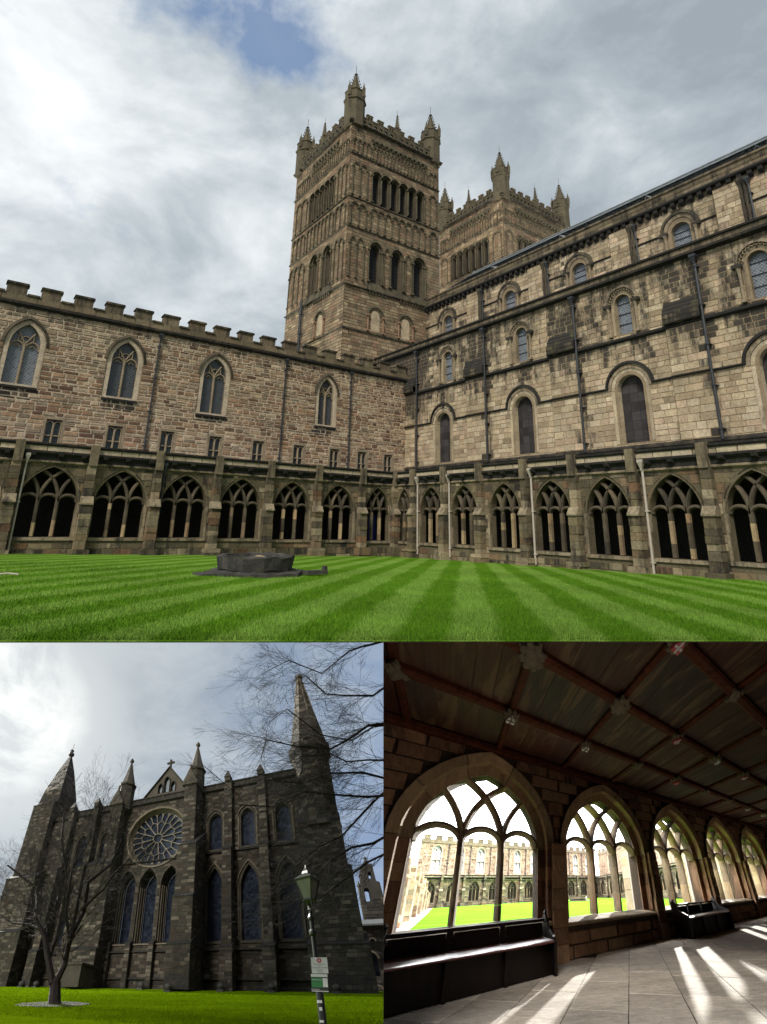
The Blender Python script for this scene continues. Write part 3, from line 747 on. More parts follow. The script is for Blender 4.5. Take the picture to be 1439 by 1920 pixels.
lb = [opening(c, .98, 5.75, 8.38, .98, 16) for c in bays] + [opening(c, .66, 11.1, 12.84, .66, 16) for c in gal]
st = courses(U0, U1, 5.1, 14.05, lb, (.24, .33), (.32, .66), joint=.009, jit=.004, tint=soot_n)
lay(COURT, tn, FA, st, M['buff'], 0, .014, 230, .016)
def hood_string(z, c_list, r, w=.12, th=.13):
    u = U0
    for c in c_list:
        m = MB(FA); m.hprism([(0, z - th / 2), (w, z - th / 4), (w, z + th / 4), (0, z + th / 2)], u, c - r, (.4, .55, .4)); build(COURT, m, 'string_course', M['sooty'], tn)
        m = MB(FA); m.band(arch(c, r - th / 2, z - .05, r - th / 2, 20), arch(c, r + th / 2, z - .05, r + th / 2, 20), 0, w, w * .7, (.4, .45, .4)); build(COURT, m, 'hood_mould', M['sooty'], tn)
        u = c + r
    m = MB(FA); m.hprism([(0, z - th / 2), (w, z - th / 4), (w, z + th / 4), (0, z + th / 2)], u, U1, (.4, .5, .4)); build(COURT, m, 'string_course', M['sooty'], tn)
hood_string(8.5, bays, 1.22)
for z, w, a in ((5.5, .16, .3), (10.86, .17, .75), (14.12, .28, .6)):
    m = MB(FA); m.hprism([(0, z - .14), (w, z - .05), (w, z + .05), (0, z + .14)], U0, U1, (.4, a * .6, .4)); build(COURT, m, 'string_course', M['sooty'], tn)
m = MB(FA); m.box(U0, U1, 14.2, 14.55, -.3, .1); build(COURT, m, 'aisle_parapet', M['arcjoint'], tn)
st = courses(U0, U1, 14.24, 14.52, [], (.28, .28), (.9, 1.6), tint=lambda u, v: (R.random(), .2, R.random())); lay(COURT, tn, FA, st, M['par'], .1, .02, 20, name='parapet_stone', rest='parapet_stonework')
m = MB(FA); m.hprism([(-.3, 14.52), (.2, 14.52), (.2, 14.62), (-.3, 14.68)], U0, U1, (.2, .5, .2)); build(COURT, m, 'coping', M['sooty'], tn)
for c in bays:
    w = empty_part('lower_window', tn); o = opening(c, .68, 5.75, 8.38, .68, 16); oo = opening(c, .98, 5.75, 8.38, .98, 16)
    pane(COURT, w, FA, o, -.35, M['boarded'])
    m = MB(FA); m.band(o, oo, -.33, -.02, .02, vous=16); build(COURT, m, 'surround', M['pale'], w)
    m = MB(FA); m.band(arch(c, 1.0, 8.38, 1.0, 16), arch(c, 1.15, 8.38, 1.15, 16), 0, .05, .03, vous=16); build(COURT, m, 'outer_order', M['dress'], w)
for c in gal:
    w = empty_part('gallery_window', tn); o = opening(c, .41, 11.15, 12.84, .41, 16)
    pane(COURT, w, FA, o, -.25, M['lattice'])
    m = MB(FA)
    for z in (11.7, 12.25, 12.8): m.box(c - .4, c + .4, z, z + .03, -.24, -.21)
    build(COURT, m, 'glazing_bar', M['black'], w)
    m = MB(FA); m.band(o, opening(c, .60, 11.15, 12.84, .60, 16), -.24, -.04, .04, vous=18); build(COURT, m, 'surround', M['dress'], w)
    m = MB(FA); n = 26; zig = []
    for i in range(n + 1):
        a = math.pi * (1 - i / n); r = .68 + (.05 if i % 2 else -.04); zig.append((c + r * math.cos(a), 12.84 + r * math.sin(a)))
    m.bar(zig, .07, 0, .08); m.band(arch(c, .76, 12.84, .76, 16), arch(c, .90, 12.84, .90, 16), 0, .12, .06, (.4, .3, .4)); build(COURT, m, 'zigzag_arch', M['dress'], w)
    for k in (-1, 1):
        m = MB(FA); m.tube([(c + k * .74, 11.2, .1), (c + k * .74, 12.5, .1)], .065, 8); m.box(c + k * .74 - .1, c + k * .74 + .1, 11.08, 11.22, 0, .2)
        m.lathe((c + k * .74, .1), [(.07, 12.45), (.13, 12.66)], 8); m.box(c + k * .78 - .2, c + k * .78 + .2, 12.66, 12.82, 0, .24, (.3, .7, .3)); build(COURT, m, 'shaft', M['dress'], w)
for b0, b1 in ((-32.8, -31.2), (-25.95, -24.2), (-19.25, -17.45), (-12.55, -10.85), (-5.9, -4.2)):
    m = MB(FA); m.wall([(b0, 5.62), (b0, 10.78), (b1, 10.78), (b1, 5.62)], [], .12, .12); m.box(b0, b1, 10.95, 11.35, 0, .3, (.2, .6, .2))
    build(COURT, m, 'pilaster', M['buffm'], tn)
    st = courses(b0, b1, 5.65, 10.75, [rect(b0 - 1, b1 + 1, 8.42, 8.58)], (.3, .38), (.4, .8), joint=.009, tint=soot_n); lay(COURT, tn, FA, st, M['buff'], .12, .014, 14, .016)
    m = MB(FA); m.hprism([(0, 8.43), (.24, 8.47), (.24, 8.53), (0, 8.57)], b0, b1, (.4, .5, .4)); build(COURT, m, 'string_course', M['sooty'], tn)
    m = MB(FA); m.hprism([(0, 10.95), (.34, 10.97), (.34, 11.45), (.24, 11.62), (.24, 11.7), (.12, 11.85), (.12, 11.92), (0, 12.1)], b0, b1, (.1, .6, .2)); build(COURT, m, 'weathering', M['par'], tn)
    lay(COURT, tn, FA, courses(b0, b1, 10.98, 11.42, [], (.2, .22), (.4, .7), tint=lambda u, v: (R.random(), .4, R.random())), M['par'], .34, .015, 0, .015)
for u in (-30.9, -24.13, -17.38, -10.78, -4.1): pipe(COURT, tn, FA, u, 5.5, 13.5, .22, .065)
m = MB(FA); m.hprism([(-.3, 14.3), (-5.5, 17.2), (-5.5, 17.0), (-.3, 14.1)], U0, U1); build(COURT, m, 'aisle_roof', M['lead'], tn)
FC = Fr((30.8, 0, 0), (0, -1, 0), (0, 0, 1), (-1, 0, 0))
cb = [-33.69, -26.75, -20.6, -13.69, -7.0, -.3]; ch_ = [opening(c, .55, 17.1, 18.38, .55, 16) for c in cb]
m = MB(FC); m.wall([(U0, 16.5), (U0, 20.6), (U1, 20.6), (U1, 16.5)], ch_, 0, .5); build(COURT, m, 'clerestory_wall', M['buffm'], tn)
st = courses(U0, U1, 16.8, 20.1, [opening(c, 1.08, 17., 18.38, 1.08, 16) for c in cb], (.26, .36), (.5, 1.), joint=.009, jit=.004,
             tint=lambda u, v: (R.random(), (.26 + .22 * (math.sin(u * .8) * .5 + .5) + (.15 if v < 17.8 or v > 19.7 else 0)) * (1 if R.random() < .85 else .3), R.random()))
lay(COURT, tn, FC, st, M['buff'], 0, .014, 40, .016)
for c in cb:
    w = empty_part('clerestory_window', tn); o = opening(c, .55, 17.1, 18.38, .55, 16); pane(COURT, w, FC, o, -.3, M['lattice'])
    m = MB(FC)
    for z in (17.6, 18.0, 18.4): m.box(c - .54, c + .54, z, z + .035, -.29, -.26)
    build(COURT, m, 'glazing_bar', M['black'], w)
    m = MB(FC); m.band(o, opening(c, .72, 17.1, 18.38, .72, 16), -.29, -.05, .02); build(COURT, m, 'surround', M['dress'], w)
    m = MB(FC); m.band(arch(c, .74, 18.5, .74, 18), arch(c, .93, 18.5, .93, 18), 0, .05, .10, vous=18); build(COURT, m, 'carved_arch', M['dress'], w)
    m = MB(FC); m.band(arch(c, .96, 18.5, .96, 18), arch(c, 1.15, 18.5, 1.15, 18), 0, .16, .10, (.4, .3, .4)); build(COURT, m, 'hood_mould', M['towerdk'], w)
    for k in (-1, 1):
        m = MB(FC); m.tube([(c + k * .88, 17., .1), (c + k * .88, 18.2, .1)], .08, 8); m.box(c + k * .95 - .25, c + k * .95 + .25, 18.33, 18.5, 0, .22, (.3, .6, .3)); m.lathe((c + k * .88, .1), [(.08, 18.15), (.16, 18.34)], 8); build(COURT, m, 'shaft', M['dress'], w)
uu = U0
for c in cb + [U1 + 1.2]:
    m = MB(FC); m.hprism([(0, 18.42), (.1, 18.45), (.1, 18.5), (0, 18.54)], uu, c - 1.2, (.4, .5, .4)); build(COURT, m, 'string_course', M['sooty'], tn); uu = c + 1.2
for b in (-30.4, -24.0, -17.3, -10.85, -4.0):
    m = MB(FC); m.box(b - .75, b + .55, 16.6, 19.9, 0, .2); build(COURT, m, 'pilaster', M['buffm'], tn); lay(COURT, tn, FC, courses(b - .75, b + .55, 16.8, 19.85, [], (.26, .36), (.35, .7), joint=.009, tint=lambda u, v: (R.random(), .18 + .25 * R.random(), R.random())), M['buff'], .2, .014, 0, .016)
    for k in (.62, .82): m = MB(FC); m.tube([(b + k, 16.6, .2), (b + k, 19.6, .2)], .075, 8); m.lathe((b + k, .2), [(.08, 19.5), (.17, 19.8), (.17, 19.95)], 8); build(COURT, m, 'shaft', M['sooty'], tn)
    pipe(COURT, tn, FC, b + 1.02, 16.6, 19.4, .2, .06)
k = U0 + .2; m0 = MB(FC); m0.hprism([(0, 19.84), (.14, 19.86), (.26, 19.98), (.28, 20.2), (0, 20.2)], k, k + .24, (.3, .5, .4)); c0 = build(COURT, m0, 'corbel', M['sooty'], tn); i = 1
while k + .52 * i < U1: copy_part(c0, COURT, (0, -.52 * i, 0)); i += 1
m = MB(FC); m.hprism([(0, 20.2), (.32, 20.22), (.36, 20.3), (.3, 20.42), (.1, 20.5), (0, 20.5)], U0, U1, (.3, .45, .4)); build(COURT, m, 'cornice', M['sooty'], tn)
m = MB(FC); m.box(U0, U1, 20.45, 21.2, -.4, .08); build(COURT, m, 'upper_parapet', M['arcjoint'], tn)
st = courses(U0, U1, 20.5, 21.0, [], (.25, .25), (.6, 1.3), tint=lambda u, v: (R.random(), .35 * R.random(), R.random())); lay(COURT, tn, FC, st, M['par'], .08, .02, 30, name='parapet_stone', rest='parapet_stonework')
m = MB(FC); m.hprism([(-.4, 21.1), (.1, 21.05), (.16, 21.12), (.16, 21.22), (-.4, 21.3)], U0, U1, (.7, .2, .7)); build(COURT, m, 'eaves_course', M['par'], tn)
FRf = Fr((31.1, 0, 21.25), (0, -1, 0), (.795, 0, .606), (-.606, 0, .795))
m = MB(FRf); m.box(U0, U1, 0, 7.2, -.15, 0); uv_box(build(COURT, m, 'slate_roof', M['slate'], tn), FRf, COURT)
# single slates of the lowest courses, laid as real overlapping pieces
m = MB(FRf)
for row in range(12):
    u = U0 + R.random() * .3
    while u < U1: w_ = R.uniform(.28, .36); m.quad((u + .01, row * .5 - .05, .05), (u + w_, row * .5 - .05, .05), (u + w_, row * .5 + .5, .005), (u + .01, row * .5 + .5, .005), (R.random(), 0, R.random())); u += w_
build(COURT, m, 'slates', stone('slate pieces', [(.10, .12, .125), (.16, .18, .18), (.13, .15, .155), (.2, .21, .2)], sootamt=-.1, bump=.2), tn, kind='stuff')
for u in (-29.7, -22.85, -16.1, -9.6):
    m = MB(FRf); a = [m.pt(u - .22, 1.6, .04), m.pt(u + .22, 1.6, .04), m.pt(u, 1.6, .34), m.pt(u, 2.3, .04)]
    for f in ((0, 1, 2), (0, 2, 3), (1, 2, 3)): m.face([a[i] for i in f])
    build(COURT, m, 'roof_vent', M['lead'], tn)
    m = MB(FRf); m.ngon([(u - .13, 1.595, .06), (u + .13, 1.595, .06), (u, 1.595, .24)]); build(COURT, m, 'roof_vent_opening', M['black'], tn)
m = MB(FRf); m.tube([(U0, 7.25, .02), (U1, 7.25, .02)], .1, 6); build(COURT, m, 'ridge_roll', M['lead'], tn)

# ---- the two west towers
def pinnacle(par, x, y, z, s, r, h, minis=True, name='pinnacle'):
    F = Fr((x, y, z), (1, 0, 0), (0, 0, 1), (0, 1, 0)); m = MB(F)
    if minis:
        m.lathe((0, 0), [(r, -.2), (r, h * .40), (r * 1.12, h * .42), (r * 1.12, h * .445), (r * .98, h * .46), (r * .98, h * .58), (r * 1.06, h * .59), (r * .8, h * .6)], 8)
        b = h * .59
        for k in range(8):
            if k % 2: continue
            a = .3927 + k * .7854; m.lathe((r * .98 * math.cos(a), r * .98 * math.sin(a)), [(r * .2, b - h * .12), (r * .22, b + h * .03), (r * .1, b + h * .08), (.02, b + h * .15)], 4)
    else:
        m.lathe((0, 0), [(r, -.1), (r, h * .45), (r * 1.2, h * .47), (r * .95, h * .5)], 4, rot=.785); b = h * .48
    rt = r * .74; H = h - b
    m.lathe((0, 0), [(rt, b), (rt * .55, b + H * .42), (.05, h - H * .12), (.05, h - H * .06)], 8)
    nc = 6
    for q in range(nc):
        vv = b + H * .86 * (q + .6) / nc; rr = rt * (1 - (vv - b) / (H * .95)) + .03
        for k in range(8 if minis else 4):
            a = .3927 + k * (.7854 if minis else 1.5708); e = rr + .05 * s; g = .085 * s
            cx, cw = e * math.cos(a), e * math.sin(a); m.lathe((cx, cw), [(.01, vv - g * .6), (g * .75, vv), (.01, vv + g)], 4)
    m.lathe((0, 0), [(.03, h - H * .13), (.16 * s, h - H * .08), (.06 * s, h - H * .04), (.02, h)], 6)
    m.tube([(0, h - .1, 0), (0, h + .75 * s, 0)], .022 * s, 4)
    return build(COURT, m, name, M['towerdk'], par)
def shaft(m, u, v0, v1, r=.055, w=.1): m.tube([(u, v0, w), (u, v1, w)], r, 6); m.box(u - r * 1.9, u + r * 1.9, v1 - .02, v1 + .14, 0, w + r * 2.); m.box(u - r * 1.8, u + r * 1.8, v0, v0 + .12, 0, w + r * 1.9)
def blind_row(par, F, us, v0, spring, kind='round', rb=.09, w1=.14, sh=.055, mat='towerdk', name='blind_arch'):
    """one blind arch per gap between the shafts at us"""
    for a, b in zip(us, us[1:]):
        h = (b - a) / 2; m = MB(F); rise = h if kind == 'round' else h * 1.75
        m.band(arch((a + b) / 2, h - rb * .9, spring, rise - rb * .9, 10), arch((a + b) / 2, h + rb * .2, spring, rise + rb * .6, 10), 0, w1 * .8, w1); shaft(m, a + .01, v0, spring - .1, sh)
        if b == us[-1]: shaft(m, b - .01, v0, spring - .1, sh)
        build(COURT, m, name, M[mat], par)
def deep_arch(par, F, a, b, v0, spring, rise, kind='louvre', name='opening', orders=2):
    c = (a + b) / 2; h = (b - a) / 2; w = empty_part(name, par)
    hi = h * (.80 if name == 'belfry_opening' else .66)
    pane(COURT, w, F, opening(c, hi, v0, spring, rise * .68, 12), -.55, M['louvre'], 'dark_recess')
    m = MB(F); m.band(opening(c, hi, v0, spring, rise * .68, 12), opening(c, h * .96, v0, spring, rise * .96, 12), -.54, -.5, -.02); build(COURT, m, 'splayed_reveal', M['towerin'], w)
    m = MB(F); m.band(arch(c, h * .74, spring, rise * .78, 12), arch(c, h * .84, spring, rise * .88, 12), -.4, -.1, -.06); m.band(arch(c, h * .93, spring, rise * .96, 12), arch(c, h * 1.1, spring, rise * 1.1, 12), 0, .12, .1)
    for k in (-1, 1): shaft(m, c + k * h * .98, v0, spring - .1, .06, .08); m.tube([(c + k * h * .8, v0, -.2), (c + k * h * .8, spring, -.2)], .05, 6)
    build(COURT, m, 'moulded_arch', M['towerdk'], w)
def tower_face(par, F, L, a1, a2, spec, low=True, pieces=0, near_belfry=False):
    big = spec['big']; bel = spec['belfry']
    holes = [opening((a + b) / 2, (b - a) / 2 * .96, 21.25, 24.35, .8, 12) for a, b in big] + [opening((a + b) / 2, (b - a) / 2 * .94, 28.95, 31.75, (b - a) / 2 * .94, 12) for a, b in bel]
    m = MB(F); m.wall([(0, 8.), (0, 36.4), (L, 36.4), (L, 8.)], holes, 0, .6); build(COURT, m, 'wall', M['towerdk'], par)
    hh = [opening((a + b) / 2, (b - a) / 2 * 1.02, 21.2, 24.35, .9, 12) for a, b in big] + [opening((a + b) / 2, (b - a) / 2, 28.9, 31.75, (b - a) / 2, 12) for a, b in bel]
    st = courses(0, L, 10.5, 36.3, hh, (.24, .33), (.4, .95), joint=.012, jit=.006, tint=lambda u, v: (R.random(), .1 * R.random() + (.12 if v > 33 else 0), R.random()))
    lay(COURT, par, F, st, M['tower'], 0, .016, pieces, .018)
    for z, w in ((16.7, .1), (20.9, .0), (25.92, .12), (28.78, .12), (33.2, .14)):
        if w: m = MB(F); m.hprism([(0, z - .1), (w, z - .03), (w, z + .04), (0, z + .1)], 0, L, (.5, .2, .5)); build(COURT, m, 'string_course', M['towerdk'], par)
    # sloping ledge with corbels under it
    m = MB(F); m.hprism([(0, 20.45), (.1, 20.45), (.12, 20.55), (.02, 21.2), (0, 21.2)], a1, a2, (.6, .1, .8)); m.hprism([(0, 20.4), (.2, 20.44), (.2, 20.52), (0, 20.62)], 0, L, (.4, .3, .4)); build(COURT, m, 'ledge', M['towerdk'], par)
    u = a1 + .15
    while u < a2:
        if not any(abs(u - q) < .6 for q in spec['gaps']):
            m = MB(F); m.hprism([(0, 20.12), (.1, 20.16), (.18, 20.4), (0, 20.4)], u, u + .16); build(COURT, m, 'corbel', M['towerdk'], par)
        u += .33
    for c in spec['low']:
        w = empty_part('blind_window', par)
        m = MB(F); m.band(arch(c, .46, 18.35, .46, 14), arch(c, .6, 18.35, .6, 14), 0, .05, .07, vous=10); m.band(arch(c, .72, 18.35, .72, 14), arch(c, .9, 18.35, .9, 14), 0, .14, .1); build(COURT, m, 'arch_ring', M['towerdk'], w)
        m = MB(F); m.prism(opening(c, .44, 16.95, 18.35, .44, 12), .002, .03); build(COURT, m, 'blocking', M['buff'], w)
        for k in (-1, 1): m = MB(F); shaft(m, c + k * .78, 16.85, 18.2, .07, .1); build(COURT, m, 'shaft', M['tower'], w)
    for us, k in spec['lanc']: blind_row(par, F, us, 21.2, 24.35, 'point', .09, .16)
    for a, b in big: deep_arch(par, F, a, b, 21.25, 24.35, .84, name='lancet_opening')
    for us in spec['arc3']: blind_row(par, F, us, 26.05, 28.3 - (us[1] - us[0]) / 2, 'round', .08, .18)
    for us in spec['tall']: blind_row(par, F, us, 28.95, 32.3 - (us[1] - us[0]) / 2, 'round', .08, .14)
    for a, b in bel: deep_arch(par, F, a, b, 28.95, 31.75, (b - a) / 2, name='belfry_opening')
    for a, b, n in spec['frz']: blind_row(par, F, [a + (b - a) * i / n for i in range(n + 1)], 33.35, 34.55, 'round', .05, .12, .035)
    u = a1 + .1; m = MB(F); m.hprism([(0, 34.98), (.12, 35.02), (.22, 35.2), (.22, 35.35), (0, 35.35)], u, u + .26); c0 = build(COURT, m, 'corbel', M['towerdk'], par); i = 1
    du = F.m[0] * .55
    while u + .55 * i < a2 - .2: copy_part(c0, COURT, du * i); i += 1
    m = MB(F); m.hprism([(0, 35.35), (.2, 35.36), (.16, 35.6), (0, 35.75)], a1, a2, (.7, 0., .8)); m.hprism([(0, 36.28), (.3, 36.42), (.3, 36.52), (0, 36.62)], -.3, L + .3, (.3, .3, .4)); build(COURT, m, 'cornice', M['towerdk'], par)
    # pierced parapet with battlements
    m = MB(F); hol = []; u = 1.0; out = [(0., 36.55)]; up = True
    ou = [0.]; x = .95
    while x < L - .9: ou.append(x); x += .62
    pts = [(0, 36.55)]; lev = 37.85
    for i, x in enumerate(ou):
        lev = 37.85 if i % 2 == 0 else 37.38
        x2 = ou[i + 1] if i + 1 < len(ou) else L
        pts += [(x, lev), (x2, lev)]
    pts.append((L, 36.55))
    for i, x in enumerate(ou[1:-1]):
        hol.append([(x + .2, 36.78), (x + .12, 36.9), (x + .2, 37.02), (x + .44, 37.02), (x + .52, 36.9), (x + .44, 36.78)])
        if i % 2: hol += [rect(x + .1, x + .24, 37.28, 37.68), rect(x + .38, x + .52, 37.28, 37.68)]
        else: hol += [rect(x + .14, x + .26, 37.16, 37.27), rect(x + .38, x + .5, 37.16, 37.27)]
    m.wall(pts, hol, .12, .22); build(COURT, m, 'pierced_parapet', M['towerdk'], par)
    m = MB(F)
    for i, x in enumerate(ou):
        x2 = ou[i + 1] if i + 1 < len(ou) else L; lev = 37.85 if i % 2 == 0 else 37.38
        m = MB(F); m.box(x - .04, x2 + .04, lev, lev + .08, -.14, .16); build(COURT, m, 'coping', M['par'], par)
def tower(x0, y0, x1, y1, label, specA, specB, pieces):
    t = thing(COURT, 'church_tower', label, 'tower', (x0, y0, 0), 'west towers of the church')
    FA_ = Fr((x0, y0, 0), (1, 0, 0), (0, 0, 1), (0, -1, 0)); FB_ = Fr((x0, y0, 0), (0, 1, 0), (0, 0, 1), (-1, 0, 0))
    tower_face(t, FA_, x1 - x0, specA['a'][0], specA['a'][1], specA, pieces=pieces); tower_face(t, FB_, y1 - y0, specB['a'][0], specB['a'][1], specB, pieces=pieces // 2)
    m = MB(); 
    m.quad((x1, y0, 8), (x1, y1, 8), (x1, y1, 37.8), (x1, y0, 37.8)); m.quad((x0, y1, 8), (x1, y1, 8), (x1, y1, 37.8), (x0, y1, 37.8)); m.quad((x0 + .6, y0 + .6, 36.3), (x1, y0 + .6, 36.3), (x1, y1, 36.3), (x0 + .6, y1, 36.3))
    build(COURT, m, 'rear_wall', M['tower'], t)
    for x, y, d in ((x0 + .55, y0 + .55, 0), (x1 - .55, y0 + .55, 0), (x0 + .55, y1 - .55, 0), (x1 - .55, y1 - .55, 0)): pinnacle(t, x, y, 36.4, 1.15, .97, 6.2)
    for x, y in (((x0 + x1) / 2, y0 + .1), (x0 + .1, (y0 + y1) / 2), ((x0 + x1) / 2, y1 - .1), (x1 - .1, (y0 + y1) / 2)): pinnacle(t, x, y, 36.5, .7, .36, 3.3, False)
    return t
nn = lambda a, b, n: [a + (b - a) * i / n for i in range(n + 1)]
A1 = {'a': (2.2, 8.75), 'big': [(2.25, 3.72), (4.6, 6.05), (7.1, 8.62)], 'belfry': [(2.36 + 1.03 * i, 3.39 + 1.03 * i) for i in range(6)], 'low': [3.15, 6.35], 'gaps': [4.75],
      'lanc': [([.25, .98, 1.75], 0), ([3.86, 4.5], 0), ([6.2, 6.92], 0)], 'arc3': [nn(.22, 1.85, 2), nn(2.3, 8.5, 8), nn(9.1, 9.95, 1)], 'tall': [nn(.3, 1.85, 2), nn(9.1, 9.95, 1)], 'frz': [(.2, 2.1, 4), (2.35, 8.75, 16), (9.1, 10.1, 2)]}
B1 = {'a': (2.1, 6.9), 'big': [(2.35, 3.85), (4.7, 6.25)], 'belfry': [(2.4 + .94 * i, 3.34 + .94 * i) for i in range(5)], 'low': [3.75], 'gaps': [5.6],
      'lanc': [([.35, 1.05, 1.8], 0), ([3.95, 4.6], 0), ([7.3, 8.3, 9.3, 10.3], 0)], 'arc3': [nn(.3, 1.9, 2), nn(2.3, 7.1, 7), nn(7.6, 10., 3)], 'tall': [nn(.4, 1.8, 2), nn(7.6, 9.8, 2)], 'frz': [(.2, 2., 4), (2.3, 7., 12), (7.5, 10., 5)]}
tower(22.05, 36.52, 32.42, 47.15, 'nearer square church tower with tiers of arcading, rising behind the left battlemented range', A1, B1, 90)
A2 = dict(A1); A2['a'] = (1.9, 10.6)
A2 = {'a': (1.9, 9.9), 'big': [(2.4, 3.9), (5., 6.5), (7.6, 9.1)], 'belfry': [(2.1 + .95 * i, 3.05 + .95 * i) for i in range(8)], 'low': [], 'gaps': [],
      'lanc': [], 'arc3': [nn(.2, 1.7, 2), nn(2.1, 9.7, 10)], 'tall': [[.25, 1.3]], 'frz': [(.2, 1.8, 3), (2.1, 9.7, 20)]}
B2 = {'a': (1.9, 8.4), 'big': [(2.6, 4.), (5.4, 6.9)], 'belfry': [(2.2 + 1.02 * i, 3.22 + 1.02 * i) for i in range(6)], 'low': [], 'gaps': [],
      'lanc': [], 'arc3': [nn(.2, 1.7, 2), nn(2.2, 8.3, 8)], 'tall': [[.3, 1.5], [8.9, 9.9]], 'frz': [(.2, 1.8, 3), (2.1, 8.4, 15), (8.7, 10., 3)]}
t2 = tower(41.65, 36.52, 53.4, 46.9, 'farther square church tower with pierced battlements and pinnacles rising behind the slate roof', A2, B2, 20)
# long rainwater pipe on the near tower
FB1 = Fr((22.05, 36.52, 0), (0, 1, 0), (0, 0, 1), (-1, 0, 0))
pipe(COURT, [o for o in bpy.data.objects if o.name == 'church_tower'][0], FB1, 6.95, 10., 21.0, .3, .13, hopper=False)
# ================================================================ EAST FRONT OF THE CHURCH (its own green, sky and sun)
def dir_sky(place, name, mat, r, az0, az1, el0, el1, na=40, ne=24, centre=(0, 0, 1.6), close=False):
    """sky dome of a place; close: the dome comes down again over the place, under the lawn slab"""
    m = MB(); ids = {}
    uvs = []
    for i in range(na + 1):
        for j in range(ne + 1):
            a = math.radians(az0 + (az1 - az0) * i / na); e = math.radians(el0 + (el1 - el0) * j / ne); rr = r
            if close:  # folds the dome in overhead, shaped to light the garth
                top = math.radians(89)
                for q in range(5, 89):
                    x = math.radians(q); dv = place.A @ np.array([math.cos(x) * math.sin(a), math.cos(x) * math.cos(a), math.sin(x)])
                    if dv @ UNDER < .004: top = x; break
                e = math.radians(el0) + (top * .985 - math.radians(el0)) * j / ne; k = max(0., (e / top - .80) / .185); rr = r * (1 - k) + 9 * k if k < 1 else 9
            ids[i, j] = m.pt(centre[0] + rr * math.cos(e) * math.sin(a), centre[1] + rr * math.cos(e) * math.cos(a), centre[2] + rr * math.sin(e))
    for i in range(na):
        for j in range(ne): m.face((ids[i, j], ids[i + 1, j], ids[i + 1, j + 1], ids[i, j + 1]))
    o = build(place, m, name, mat, kind='structure'); me = o.data
    n = len(me.vertices); co = np.empty(n * 3, 'f'); me.vertices.foreach_get('co', co)
    L = (co.reshape(-1, 3) - place.o) @ np.linalg.inv(place.A).T - np.array(centre); L /= np.linalg.norm(L, axis=1)[:, None]
    at = me.attributes.new('heading', 'FLOAT_VECTOR', 'POINT'); at.data.foreach_set('vector', L.astype('f').ravel())
    return o
def church_sky(t):
    d = t.n('ShaderNodeAttribute', attribute_name='heading').outputs['Vector']
    d = t.n('ShaderNodeVectorMath', {0: d}, operation='NORMALIZE').outputs[0]
    g = t.n('ShaderNodeVectorMath', {0: d, 1: (-.69, .35, .63)}, operation='DOT_PRODUCT').outputs['Value']
    z = t.n('ShaderNodeSeparateXYZ', {0: d}).outputs[2]
    n = t.noise(t.mapping(d, (1, 1.3, 1.8)), 3.2, 9, .6, .8); n2 = t.noise(t.mapping(d, (1, 1.2, 2.2), rot=(0, .4, .3)), 8, 8, .65, .5)
    base = t.ramp(g, [(.35, (.14, .22, .42)), (.58, (.19, .265, .40)), (.80, (.25, .305, .385)), (.93, (.34, .385, .425)), (.97, (.56, .59, .60)), (1., (1.2, 1.2, 1.15))])
    veil = t.ramp(t.math('ADD', t.math('MULTIPLY', n, .75), t.math('MULTIPLY', n2, .3)), [(.40, 0.), (.66, 1.)])
    lightc = t.mix(t.ramp(g, [(.45, 0.), (.95, 1.)]), (.29, .355, .45), (.50, .54, .56))
    c = t.mix(t.math('MULTIPLY', veil, .85), base, lightc)
    return t.mix(1., c, t.ramp(t.math('ADD', z, 0.), [(.0, 1.1), (.5, 1.), (1., .9)]), 'MULTIPLY')
dir_sky(CHURCH, 'sky', emit_sky('church sky', church_sky), 150, -82, 60, -6, 80)
ZC = lambda x, y: .1265 * y
def spot(place, name, pos, aim, watts, cone, rad, col):
    l = bpy.data.lights.new(name, 'SPOT'); l.energy = watts; l.spot_size = math.radians(cone); l.spot_blend = .1; l.shadow_soft_size = rad; l.color = col
    o = bpy.data.objects.new(name, l); S.collection.objects.link(o); a = Vector(place.w(pos)); b = Vector(place.w(aim)); o.location = a
    o.rotation_euler = (a - b).to_track_quat('Z', 'Y').to_euler(); return o
spot(CHURCH, 'low_sun', (-8 - .82 * 115, 16 + .22 * 115, 3 + .66 * 115), (-9, 16, 3), 1.6e6, 40, .6, (1, .96, .86))
m = MB(); ids = []
for i in range(21):
    ids.append([m.pt(-75 + 5 * i, y, ZC(0, y) + .04 * math.sin(i * .6 + y * .1)) for y in (1.5, 6, 10, 14, 18, 22, 26, 30, 36)])
for a, b in zip(ids, ids[1:]):
    for k in range(8): m.face((a[k], b[k], b[k + 1], a[k + 1]))
build(CHURCH, m, 'grass_bank', M['churchlawn'], kind='structure', smooth=True)
def pick_ch(rs, n):
    y = rs.uniform(0, 1, n) ** 1.0 * 20 + 11.5; x = -y * .45 + (rs.uniform(-.9, .62, n)) * y * .9; return np.stack([x, y], 1)
blades(110000, CHURCH, lambda x, y: ZC(x, y) + .04 * np.sin((x + 75) / 5 * .6 + y * .1) - .01, pick_ch, .09, .006, M['churchlawn'], 'grass')
FE = Fr((0, 34, 0), (1, 0, 0), (0, 0, 1), (0, -1, 0))
te = thing(CHURCH, 'church', 'shadowed gothic church front with a rose window, tall lancets, buttresses and spired corner towers', 'church', (-19, 34, 4.3))
G0 = 4.0
low = [(-12.05, .92), (-8.27, .95), (-4.4, .92), (-27.3, .85), (-31.2, .85)]; rose = (-19.75, 21.6); RR = 3.95
lan = [-23.05, -20.2, -17.35]
circ = lambda c, r, n=40: [(c[0] + r * math.cos(6.28319 * i / n), c[1] + r * math.sin(6.28319 * i / n)) for i in range(n)]
